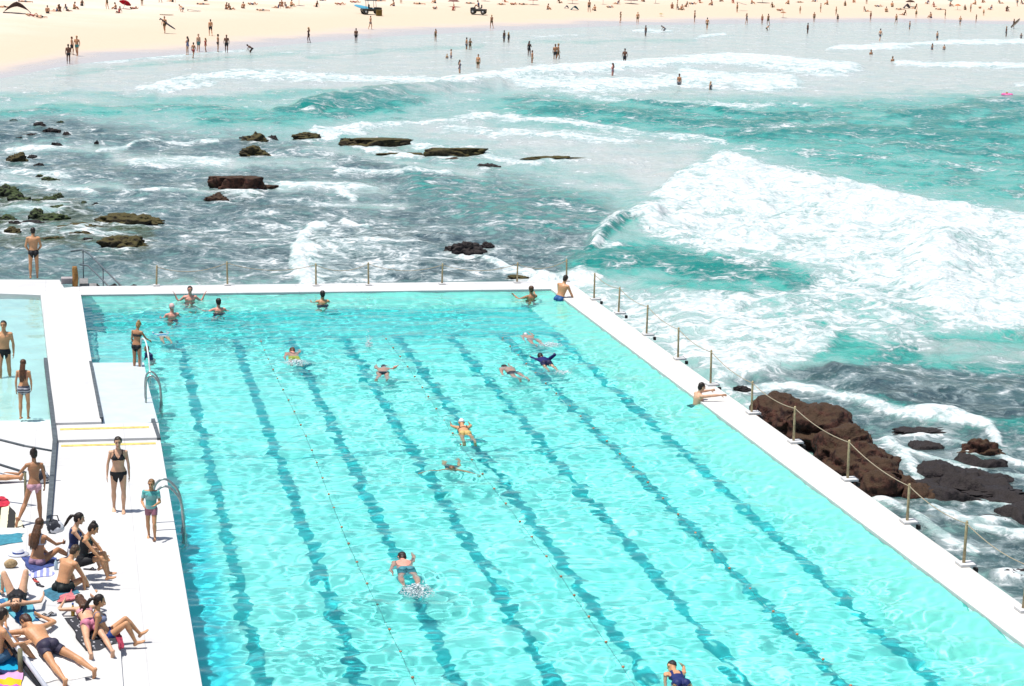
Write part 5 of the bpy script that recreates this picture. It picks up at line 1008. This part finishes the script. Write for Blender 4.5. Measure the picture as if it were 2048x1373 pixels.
swimmer((328, 672), (316, 655), 'swimmer in a white and blue shirt near the left wall', 'fair', [('rash_shirt', stripes('white_blue_shirt', [(.6, .62, .64), (.05, .25, .45)], 3, 1, .1))], ('short', DARKH), 'glide', h=1.5)
# kicked-up water
SPL = NT('white_spray'); SPL.principled((.55, .60, .61), .5, None, .4)
def splash(u, v, r, n, hgt, label, z=0., el=(1, 1)):
    mb = MB(); c0 = at(u, v, z)
    for _ in range(int(n*2.6)):
        a = random.random()*6.28; q = math.sqrt(random.random())*r; s = random.uniform(.005, .022)*(1.35-q/r); zz = abs(random.gauss(0, 1))*hgt*(1-.6*q/r)
        mb.ball((math.cos(a)*q*el[0], math.sin(a)*q*el[1], zz+.005), (s*1.3, s*1.3, s*.7), None, 6, 5)
    o = mb.build('splash', SPL.m, None, True); o.location = c0; tag(o, label, 'splash', None, 'stuff'); return o
splash(592, 728, .42, 170, .06, 'white kick splash behind the sunburnt swimmer'); splash(738, 694, .30, 90, .22, 'thin vertical spray left of the lean swimmer', el=(.4, .8))
splash(1100, 692, .40, 170, .05, 'white splash behind the pale swimmer'); splash(834, 1188, .34, 260, .10, 'white kick splash behind the broad man'); splash(1128, 746, .30, 60, .03, 'faint splash behind the navy swimmer')
splash(200, 640, .0001, 1, .0, 'x') if False else None
# ------------------------------------------------------------------ people in the surf and on the beach
STAND = [dict(h=1.72), dict(h=1.74, Lt=(-.04, .28, -1), Ls=(0, -.1, -1), Rt=(.04, -.22, -1), Rs=(0, -.45, -1), La=(-.2, -.3, -1), Le=(0, .2, -1), Ra=(.2, .3, -1), Re=(0, .5, -1)),
         dict(h=1.66, fem=True, La=(-.35, .1, -.9), Le=(.6, .4, .3), Ra=(.2, 0, -1), Re=(.1, .3, -1), Lt=(-.08, .05, -1)), dict(h=1.65, fem=True, Lt=(-.03, .2, -1), Ls=(0, -.15, -1), Rt=(.05, -.15, -1), Rs=(0, -.3, -1))]
SIT = [dict(h=1.70, root=(0, 0, .11), U=(0, -.1, 1), U2=(0, .35, 1), Lt=(-.2, .9, .5), Ls=(.05, .6, -.8), Rt=(.2, .95, .45), Rs=(0, .6, -.8), La=(-.2, .5, -.8), Le=(.2, .8, -.1), Ra=(.2, .5, -.8), Re=(-.2, .8, -.1)),
       dict(h=1.64, fem=True, root=(0, 0, .11), U=(0, -.5, 1), U2=(0, -.3, 1), Lt=(-.12, 1, .08), Ls=(0, 1, -.08), Rt=(.12, .9, .5), Rs=(0, .6, -.9), La=(-.25, -.5, -.9), Le=(0, -.1, -1), Ra=(.25, -.5, -.9), Re=(0, -.1, -1))]
LIE = [dict(h=1.70, root=(0, 0, .115), U=(0, 1, .03), F=(0, 0, -1), Lt=(-.15, -1, -.04), Ls=(0, -1, -.02), Rt=(.15, -1, -.04), Rs=(0, -1, -.02), La=(-.9, .3, -.1), Le=(.5, .85, 0), Ra=(.9, .3, -.1), Re=(-.5, .85, 0), HU=(0, 1, .15), HF=(.4, 0, -1)),
       dict(h=1.66, fem=True, root=(0, 0, .12), U=(0, 1, .12), F=(0, 0, 1), Lt=(-.1, -1, .0), Ls=(0, -1, -.03), Rt=(.12, -.8, .6), Rs=(.02, -.6, -.8), La=(-.4, -.9, -.05), Le=(.1, -1, 0), Ra=(.7, .3, -.05), Re=(-.5, .8, 0), HU=(0, 1, .2), HF=(0, -.1, 1))]
CROUCH = [dict(h=1.5, root=(0, 0, .50), U=(0, .8, .8), U2=(0, 1, .45), Lt=(-.1, .75, -.5), Ls=(0, -.5, -1), Rt=(.1, .3, -.7), Rs=(0, -.45, -1), La=(-.2, .3, -1), Le=(0, .3, -1), Ra=(.2, .4, -1), Re=(0, .4, -1), HU=(0, .8, .7))]
POSES = {'stand': STAND, 'sit': SIT, 'lie': LIE, 'crouch': CROUCH}
PROTO = {}
def crowd(kind, k, loc, face, label, sk, col, hairc, group=None, wear=None, scale=1.):
    """one of each pose is grown, the rest are copies of it and of its clothes and hair"""
    P = POSES[kind][k]; fem = P.get('fem', False); wear = wear or ('swimsuit' if fem else 'trunks')
    key = (kind, k, wear)
    if key not in PROTO:
        o = person(P, (0, 0, 0), 0, 'x', sk, [(wear, (.1, .1, .1))], ('mid' if fem else 'short', DARKH), features=False, voxel=.022, fingers=False); PROTO[key] = o
    else: o = copy_tree(PROTO[key])
    o.location = loc; o.rotation_euler = (0, 0, math.radians(face)); o.scale = (scale,)*3
    for q, m in [(o, skin(sk))]+[(ch, hair_mat(hairc) if ch.name.startswith('hair') else cloth(col)) for ch in o.children]:
        q.material_slots[0].link = 'OBJECT'; q.material_slots[0].material = m
    if 'group' in o: del o['group']
    tag(o, label, 'person', group); return o
BL, NV, GY, RD, TL, BG, WH, OL = (.015, .015, .018), (.02, .035, .11), (.10, .11, .13), (.28, .04, .035), (.04, .16, .16), (.35, .26, .17), (.5, .5, .5), (.09, .07, .03)
# (u, row of the feet, pose, how far in the water, skin, cloth, label, scale)
ROWS = [
 (137, 128, 0, 0, 'dark', BL, 'dark figure at the water line nearest the left edge of the beach', 1), (144, 110, 1, 0, 'brown', BL, 'person walking just behind the dark figure at the water line', .95), (154, 112, 1, 0, 'brown', TL, 'tall person striding right of the pair at the left water line', 1.05),
 (375, 110, 2, 0, 'fair', (.15, .16, .26), 'person in a violet grey top at the left of the waterside group', 1.05), (387, 117, 1, 0, 'brown', RD, 'child in front of the waterside group, feet in the swash', .85), (397, 104, 0, 0, 'fair', (.10, .22, .22), 'person in a teal top in the waterside group', 1), (411, 105, 3, 0, 'brown', RD, 'person in a red top in the waterside group', .85), (421, 72, 1, 0, 'tan', BL, 'man in black shorts walking behind the waterside group', 1), (436, 104, 0, 0, 'brown', BL, 'dark figure second from the right of the waterside group', 1), (453, 106, 1, 0, 'dark', BL, 'dark figure at the right end of the waterside group', 1),
 (617, 86, 3, 0, 'dark', BL, 'lone dark figure at the water edge with a wet reflection', 1), (712, 86, 0, 0, 'dark', BL, 'lone dark figure halfway between the two beach buggies, at the water', .9), (741, 59, 1, 0, 'tan', GY, 'pale person walking below the buggy with the blue board', .9), (871, 84, 2, 0, 'brown', OL, 'person standing in the swash below the middle of the beach', .85), (983, 57, 1, 0, 'brown', OL, 'person walking down the sand below the dark quad bike', .95),
 (933, 100, 0, .2, 'brown', GY, 'left one of a pair wading close together', .85), (940, 101, 2, .2, 'brown', OL, 'right one of a pair wading close together', .85), (902, 118, 0, .5, 'fair', (.12, .13, .2), 'child in a violet grey shirt bending in the shallows', .8), (894, 118, 3, .75, 'fair', GY, 'small child beside the one in the violet grey shirt', .7), (919, 148, 2, .3, 'fair', (.10, .12, .18), 'person in grey standing lowest left in the shallows', .9), (956, 138, 0, .25, 'tan', OL, 'person in the shallows right of the one in grey', .9), (1008, 86, 0, .1, 'dark', GY, 'left one of two dark figures at the water edge', .85), (1017, 87, 2, .1, 'dark', BL, 'right one of two dark figures at the water edge', .8),
 (1058, 114, 2, .1, 'dark', BL, 'dark adult holding a child in the middle shallows', 1), (1064, 128, 0, .2, 'brown', BG, 'child standing in front of the dark adult in the shallows', .85), (1110, 120, 0, .2, 'brown', BL, 'broad left one of two bathers standing shoulder to shoulder', 1), (1116, 119, 1, .2, 'brown', OL, 'right one of two bathers standing shoulder to shoulder', 1), (1249, 128, 1, .2, 'dark', BL, 'dark figure wading just above the long foam band', .95), (1225, 154, 2, .3, 'pink', (.3, .16, .18), 'pinkish figure standing in the long foam band', .9), (1358, 174, 0, .5, 'brown', GY, 'grey bather standing in the thick foam', .9), (1421, 180, 2, .7, 'fair', GY, 'small pale bather right of the grey one in the foam', .8), (1291, 74, 0, .1, 'dark', GY, 'dark slim figure at the water edge right of the middle', .85),
 (1178, 25, 1, 0, 'brown', BL, 'dark person walking right of the teal beach tent', 1), (1241, 46, 3, 0, 'tan', OL, 'left one of two people strolling on the open sand', .9), (1275, 48, 1, 0, 'tan', OL, 'right one of two people strolling on the open sand', .9), (1389, 45, 0, 0, 'brown', BL, 'dark broad person standing on the open sand', .95), (1414, 60, 1, 0, 'tan', OL, 'person stepping into the water near the small splash', .9), (1493, 50, 3, 0, 'tan', GY, 'pale olive person at the water edge right of the splash', .95), (1524, 49, 0, 0, 'brown', RD, 'left one of a dark reddish pair on the right sand', .8), (1536, 51, 1, 0, 'brown', OL, 'right one of a dark reddish pair on the right sand', .9),
 (1615, 68, 0, .1, 'dark', BL, 'black silhouette in the shallows at right', .85), (1628, 44, 0, 0, 'brown', OL, 'dark person on the sand above the black silhouette', .8), (1672, 31, 1, 0, 'brown', OL, 'upper one of two people walking down the right sand', .75), (1675, 46, 3, 0, 'brown', BL, 'lower one of two people walking down the right sand', .75), (1641, 25, 0, 0, 'tan', OL, 'person standing high on the right sand under a small umbrella', .8), (1600, 28, 3, 0, 'tan', BG, 'faint pale person high on the right sand', .7), (1741, 41, 0, 0, 'brown', RD, 'reddish brown person on the right sand by itself', .8), (1760, 82, 1, .1, 'fair', GY, 'grey figure wading ahead of a foam line', .9), (1792, 49, 1, 0, 'tan', OL, 'person at the wet edge left of a grey wader', .85), (1819, 60, 0, .1, 'brown', GY, 'grey wader at the wet edge far right', .75), (1832, 36, 3, 0, 'tan', OL, 'faint person above the grey wader at far right', .75), (1890, 38, 0, 0, 'brown', BL, 'dark person standing on the sand at far right', .8), (1920, 52, 1, 0, 'tan', GY, 'pale thin person at the wet edge at far right', .8), (1952, 45, 2, 0, 'brown', OL, 'brown person on the sand near the surfer', .7), (1967, 32, 0, 0, 'tan', OL, 'small tan person behind the brown one near the surfer', .6), (1874, 82, 0, .2, 'fair', GY, 'grey wader just behind the far right foam line', .8), (1864, 101, 2, .6, 'brown', GY, 'left one of two bathers below the far right foam line', .8), (1888, 101, 0, .6, 'fair', GY, 'right one of two bathers below the far right foam line', .7), (2012, 74, 0, .2, 'dark', GY, 'dark grey wader near the right edge', .9), (2042, 79, 2, .4, 'brown', GY, 'last wader at the right edge', .7),
 (214, 19, 3, 0, 'tan', OL, 'olive figure standing left of the red parasol', 1), (284, 12, 0, 0, 'brown', OL, 'dark figure standing behind the brown sunbather near the red parasol', 1), (1941, 25, 0, 0, 'tan', GY, 'person standing beside the orange parasol at right', .8), (2034, 13, 1, 0, 'brown', GY, 'grey person high on the sand near the right edge', .9), (1733, 8, 0, 0, 'brown', BL, 'dark person at the top of the right sand', .9), (1355, 9, 3, 0, 'brown', RD, 'reddish person at the top of the sand in the middle cluster', .8), (802, 8, 0, 0, 'tan', GY, 'faint person high on the sand right of the yellow crate', .9), (320, 5, 1, 0, 'brown', OL, 'brown figure cut by the top edge at left', .9)]
for i, (u, v, k, wet_, sk, col, lab, s) in enumerate(ROWS):
    p = on_sand(u, v); p = np.array([p[0], p[1], p[2]-wet_*.9+.0])
    crowd('stand', k, p, (37*i*7) % 360, lab, sk, col, [DARKH, BROWNH, BLOND, DARKH][i % 4], None, ['trunks', 'shorts'][i % 2] if k < 2 else None, s)
p = on_sand(504, 106); crowd('crouch', 0, p, 100, 'dark child running bent over at the water line', 'dark', BL, DARKH, None, 'shorts', .95)
p = on_sand(1330, 64); crowd('crouch', 0, p, 70, 'dark person crouching at the water edge in the middle', 'dark', GY, DARKH, None, 'shorts', .9); p = on_sand(1533, 62); crowd('crouch', 0, p, -60, 'person crouching at the wet edge below the reddish pair', 'brown', OL, DARKH, None, 'shorts', .8)
# heads in the swell
for u, v, lab in ((1742, 110, 'dark head of a swimmer above the teal swell at right'), (1785, 124, 'larger dark head of a swimmer in the pale water at right')):
    crowd('stand', 0, on_sea(u, v)+np.array([0, 0, -1.15]), 200, lab, 'brown', BL, DARKH, None, 'trunks', 1.)
# surfers carrying boards
def board(loc, rot, L, col, label, group=None):
    mb = MB(); t_ = np.linspace(-1, 1, 15); mb.loft(np.stack([t_*L/2, 0*t_, .05*t_**2*L/2], 1), (0, 1, 0), (0, 0, 1), .26*np.sqrt(np.clip(1-np.abs(t_)**2.6, .004, 1)), .035*np.sqrt(np.clip(1-t_**6, .05, 1)), 14)
    o = mb.build('surfboard', mat('board_skin', col, .35, .1, 6), None, True); mb = MB(); mb.prism([(-L*.46, 0), (-L*.40, -.005), (-L*.40, .005)], -.16, 0); mb.build('fin', mat('board_fin', (.03, .03, .03), .5, .1, 6), o)
    o.location = loc; o.rotation_euler = rot; tag(o, label, 'surfboard', group); return o
p = on_sand(329, 66); crowd('stand', 1, p, 150, 'surfer carrying a long black board across the sand', 'tan', OL, DARKH, None, 'trunks', 1.); board(p+np.array([.30, -.3, .95]), (.35, .62, .1), 2.1, (.015, .014, .014), 'black surfboard under the arm of the surfer on the sand')
p = on_sand(2027, 58); crowd('stand', 3, p, 100, 'surfer with a dark board at the right end of the beach', 'brown', BL, DARKH, None, None, .85); board(p+np.array([.1, -.3, .8]), (.3, -.75, .1), 1.9, (.05, .035, .02), 'dark surfboard held by the surfer at the right end')
p = on_sand(333, 31); board(p+np.array([0, 0, .08]), (0, 0, .1), 1.7, (.33, .24, .15), 'tan surfboard lying on the sand above the surfer with the black board')
p = on_sand(366, 24); crowd('crouch', 0, p, 60, 'person bent over a grey board on the left sand', 'fair', GY, DARKH, None, 'trunks', 1.); p = on_sand(388, 23); board(p+np.array([0, 0, .12]), (0, .12, .4), 1.9, (.42, .40, .36), 'grey surfboard behind the bent person on the left sand')
p = on_sand(1474, 26); crowd('stand', 0, p, 40, 'person carrying a tan board above the pale olive person', 'tan', OL, BROWNH, None, 'trunks', .85); p = on_sand(1482, 22); board(p+np.array([0, -.2, 1.1]), (.2, .25, .2), 1.9, (.34, .25, .20), 'tan board carried above the pale olive person')
# sunbathers scattered over the upper sand, too far off to tell apart
FAR_S = [(95, 27, 'brown'), (113, 24, 'fair'), (120, 24, 'dark'), (134, 23, 'dark'), (148, 19, 'brown'), (164, 12, 'brown'), (232, 20, 'brown'), (238, 27, 'dark'), (452, 19, 'brown'), (461, 20, 'brown'), (487, 18, 'brown'), (556, 17, 'brown'), (564, 13, 'brown'), (573, 17, 'brown'), (582, 13, 'tan'), (633, 14, 'tan'), (788, 13, 'brown'), (907, 21, 'brown'), (1095, 20, 'brown'), (1119, 7, 'brown'), (1190, 22, 'tan'), (1235, 9, 'tan'), (1344, 17, 'brown'), (1357, 20, 'brown'), (1363, 21, 'brown'), (1372, 14, 'tan'), (1424, 11, 'brown'), (1466, 7, 'tan'), (1503, 8, 'tan'), (1545, 15, 'brown'), (1577, 9, 'tan'), (1630, 4, 'brown'), (1707, 5, 'tan'), (1731, 24, 'tan'), (1772, 25, 'brown'), (1808, 31, 'brown'), (1862, 36, 'brown'), (1868, 14, 'brown'), (1900, 13, 'brown'), (1930, 20, 'brown'), (1951, 10, 'tan'), (1981, 20, 'tan'), (2013, 23, 'dark'), (2045, 9, 'brown'), (1784, 14, 'tan'), (1830, 18, 'tan'), (1288, 4, 'brown'), (1400, 6, 'tan'), (1440, 4, 'brown'), (1690, 12, 'tan'), (1655, 10, 'tan'), (1855, 8, 'tan'), (1965, 6, 'brown'), (2000, 8, 'tan'), (410, 3, 'brown'), (345, 4, 'tan'), (870, 6, 'tan'), (1010, 5, 'tan')]
FAR_L = [(50, 5, 'brown'), (268, 19, 'brown'), (8, 16, 'tan'), (505, 10, 'tan'), (405, 10, 'tan'), (680, 10, 'tan'), (838, 9, 'tan'), (870, 18, 'fair'), (1003, 10, 'tan'), (1027, 10, 'tan'), (1046, 10, 'fair'), (1385, 9, 'tan'), (525, 22, 'fair'), (66, 33, 'fair'), (82, 36, 'fair'), (645, 2, 'brown'), (940, 8, 'tan'), (1560, 22, 'tan'), (1800, 20, 'tan'), (1757, 14, 'fair'), (1880, 20, 'tan'), (1960, 17, 'fair'), (1600, 6, 'tan'), (1220, 16, 'fair'), (760, 3, 'tan'), (710, 6, 'fair')]
for i, (u, v, sk) in enumerate(FAR_S):
    crowd('sit', i % 2, on_sand(u, v), (i*73) % 360, 'tiny figure sitting among others on the upper sand, too far off to tell apart', sk, [BL, NV, RD, GY, OL][i % 5], [DARKH, BROWNH][i % 2], 'figures sitting on the upper sand', None, 1.)
for i, (u, v, sk) in enumerate(FAR_L):
    crowd('lie', i % 2, on_sand(u, v), 90+(i*51) % 60, 'tiny figure stretched out on the upper sand, too far off to tell apart', sk, [GY, RD, BL, NV][i % 4], [DARKH, BLOND][i % 2], 'figures lying on the upper sand', None, 1.)
# parasols and tents
def parasol(u, v, r, h, col, label, tilt=0.):
    root = empty('parasol', on_sand(u, v), random.random()*3); root.rotation_euler[0] = tilt; tag(root, label, 'parasol', 'parasols on the upper sand')
    mb = MB(); mb.tube([(0, 0, 0), (0, 0, h)], .025, 8); mb.build('pole', mat('parasol_pole', (.4, .4, .4), .5, .1, 9), root, True)
    bm = bmesh.new(); n = 8; rings = [(0, h+.02), (.35*r, h-.05*r), (.7*r, h-.2*r), (r, h-.42*r)]; vs = [[bm.verts.new((0, 0, rings[0][1]))]]
    for q, z in rings[1:]: vs.append([bm.verts.new((q*math.cos(a), q*math.sin(a), z-.03*r*(k % 2))) for k, a in enumerate(np.linspace(0, 2*math.pi, 2*n, endpoint=False))])
    for k in range(2*n):
        bm.faces.new((vs[0][0], vs[1][k], vs[1][(k+1) % (2*n)]))
        for j in (1, 2): bm.faces.new((vs[j][k], vs[j+1][k], vs[j+1][(k+1) % (2*n)], vs[j][(k+1) % (2*n)]))
    bmesh.ops.solidify(bm, geom=list(bm.faces), thickness=.012); me = bpy.data.meshes.new('canopy'); bm.to_mesh(me); bm.free(); link('canopy', me, mat('parasol_cloth', col, .8, .1, 6), root, False)
    return root
parasol(246, 19, .75, 1.15, (.42, .01, .035), 'crimson parasol tilted over a sitter at left', .5); parasol(598, 11, .6, 1.0, (.30, .05, .07), 'dark red parasol above a row of sitters'); parasol(907, 14, .85, 1.1, (.30, .15, .13), 'brownish parasol left of the dark quad bike'); parasol(1066, 10, .8, 1.0, (.42, .20, .15), 'dusty pink parasol right of the dark quad bike'); parasol(1145, 8, .9, .95, (.55, .20, .06), 'orange parasol above the teal tent'); parasol(1206, 9, .45, 1.0, (.40, .05, .06), 'small red parasol right of the walking dark person'); parasol(1262, 8, 1.1, 1.0, (.24, .13, .13), 'mauve brown parasol right of the small red one'); parasol(1311, 7, .5, 1.0, (.45, .06, .05), 'bright red parasol left of the middle cluster'); parasol(1525, 6, 1.1, 1.0, (.20, .15, .14), 'wide grey brown parasol at the top of the right sand'); parasol(1566, 36, .45, .9, (.42, .20, .10), 'terracotta parasol low on the right sand'); parasol(1820, 14, .8, 1.1, (.10, .05, .03), 'dark brown parasol in the right crowd'); parasol(1915, 20, .55, .9, (.60, .20, .05), 'orange parasol in the right crowd'); parasol(2015, 24, .35, .8, (.12, .07, .04), 'small brown parasol near the right edge'); parasol(1900, 10, .5, .9, (.10, .22, .20), 'green parasol left of the orange one at right'); parasol(1322, 34, .3, .5, (.55, .45, .2), 'tiny yellow parasol alone on the open sand'); parasol(970, 3, .7, .8, (.22, .2, .2), 'grey parasol at the top edge behind the quad bike')
def tent(u, v, w_, d_, h, col, label):
    c = on_sand(u, v); bm = bmesh.new(); n = 11; g = []
    for i in range(n):
        x = (i/(n-1)-.5); row = []
        for j in range(7):
            y = (j/6-.5); z = h*max(0, 1-(abs(x)*2)**1.5)*(1-.55*max(0, y+.1)**1.2*1.6); row.append(bm.verts.new((x*w_, y*d_, max(.01, z+.02*math.sin(9*x+7*y)))))
        g.append(row)
    for i in range(n-1):
        for j in range(6): bm.faces.new((g[i][j], g[i+1][j], g[i+1][j+1], g[i][j+1]))
    bmesh.ops.solidify(bm, geom=list(bm.faces), thickness=.015); me = bpy.data.meshes.new('beach_tent'); bm.to_mesh(me); bm.free()
    o = link('beach_tent', me, mat('tent_cloth', col, .8, .2, 3)); o.location = c; tag(o, label, 'tent')
    mb = MB(); mb.tube([(-w_*.5, -d_*.5, .01), (-w_*.25, -d_*.5, h*.64), (0, -d_*.5, h+.01), (w_*.25, -d_*.5, h*.64), (w_*.5, -d_*.5, .01)], .02, 6); mb.build('tent_pole', mat('tent_pole', (.05, .04, .04), .5, .1, 9), o, True); return o
tent(34, 26, 3.0, 1.6, 1.25, (.16, .11, .10), 'low mauve brown tent at the left end of the beach'); tent(1149, 20, 1.1, 1.0, .6, (.02, .22, .27), 'small teal tent right of the middle of the beach'); tent(1133, 17, .6, .6, .45, (.16, .20, .30), 'tiny grey blue tent left of the teal one'); tent(1813, 17, 1.0, .9, .8, (.22, .20, .22), 'small grey tent beside the dark brown parasol')
# lifeguard vehicles
def vehicle(u, v, name, label, body, cab, yaw, L=2.6):
    root = empty(name, on_sand(u, v), yaw); tag(root, label, 'beach buggy')
    mb = MB(); mb.box((0, 0, .55), (L, 1.25, .30)); mb.box((L*.36, 0, .78), (L*.28, 1.15, .22)); mb.build('body', mat('buggy_body', body, .5, .2, 5), root, bevel=.06)
    for x in (-L*.33, L*.33):
        for y in (-.62, .62):
            mb = MB(); mb.loft([(x, y-.12, .32), (x, y-.10, .32), (x, y+.10, .32), (x, y+.12, .32)], (1, 0, 0), (0, 0, 1), [.24, .32, .32, .24], [.24, .32, .32, .24], 18); wh = mb.build('wheel', mat('tyre', (.018, .018, .018), .8, .2, 9), root, True)
            mb = MB(); mb.loft([(x, y-.125, .32), (x, y+.125, .32)], (1, 0, 0), (0, 0, 1), .15, .15, 12); mb.build('rim', mat('rim', (.3, .3, .3), .4, .1, 9), wh, True)
    mb = MB(); mb.box((-.15, -.25, .82), (.45, .45, .14)); mb.box((-.38, -.25, 1.05), (.12, .45, .45)); mb.build('seat', mat('buggy_seat', (.03, .03, .035), .7, .2, 9), root, bevel=.03)
    if cab:
        for x in (-.5, .55):
            for y in (-.55, .55):
                mb = MB(); mb.tube([(x, y, .7), (x-.08, y*.9, 1.75)], .03, 8); mb.build('roof_post', mat('roll_bar', (.03, .03, .03), .5, .1, 9), root, True)
        mb = MB(); mb.box((-.05, 0, 1.78), (1.4, 1.2, .08)); mb.build('roof', mat('buggy_roof', (.025, .025, .03), .6, .2, 9), root, bevel=.03)
    else:
        mb = MB(); mb.tube([(L*.22, -.35, 1.12), (L*.2, 0, 1.05), (L*.22, .35, 1.12)], .025, 8); mb.tube([(L*.2, 0, 1.05), (L*.3, 0, .8)], .03, 8); mb.build('handlebar', mat('roll_bar', (.03, .03, .03), .5, .1, 9), root, True)
    return root
vehicle(742, 29, 'beach_buggy', 'dark roofed beach buggy behind the blue rescue board', (.05, .045, .03), True, .15)
mb = MB(); mb.box((0, 0, .34), (.72, .6, .68)); mb.box((0, 0, .70), (.76, .64, .06)); o = mb.build('crate', mat('brown_crate', (.14, .085, .015), .7, .3, 6), bevel=.02); o.location = on_sand(758, 32); tag(o, 'brown and yellow crate beside the dark beach buggy', 'crate')
p = on_sand(728, 27); board(p+np.array([0, -.5, .75]), (.9, .20, -.06), 2.9, (.10, .36, .50), 'light blue rescue board leaning on the dark beach buggy')
vehicle(957, 29, 'quad_bike', 'dark quad bike with a rider in the middle of the beach', (.03, .028, .026), False, 2.8, 2.1)
p = on_sand(957, 28); o = crowd('sit', 0, p+np.array([0, 0, .88]), 75, 'rider in a blue grey shirt sitting on the dark quad bike', 'tan', (.10, .13, .24), DARKH, None, 'shirt', 1.05)
# pink swim ring out in the teal water
th = np.linspace(0, 2*math.pi, 25); mb = MB(); mb.tube(np.stack([.38*np.cos(th), .38*np.sin(th), .10+0*th], 1), .12, 10); o = mb.build('swim_ring', mat('pink_vinyl', (.62, .12, .30), .4, .1, 6), None, True); o.location = on_sea(2014, 196)+np.array([0, 0, .15]); tag(o, 'pink swim ring drifting in the teal swell at far right', 'swim ring')
p = on_sea(2014, 196); crowd('stand', 0, p+np.array([0, .1, -1.25]), 30, 'bather holding on to the pink swim ring at far right', 'pink', BL, BLOND, None, 'trunks', 1.)
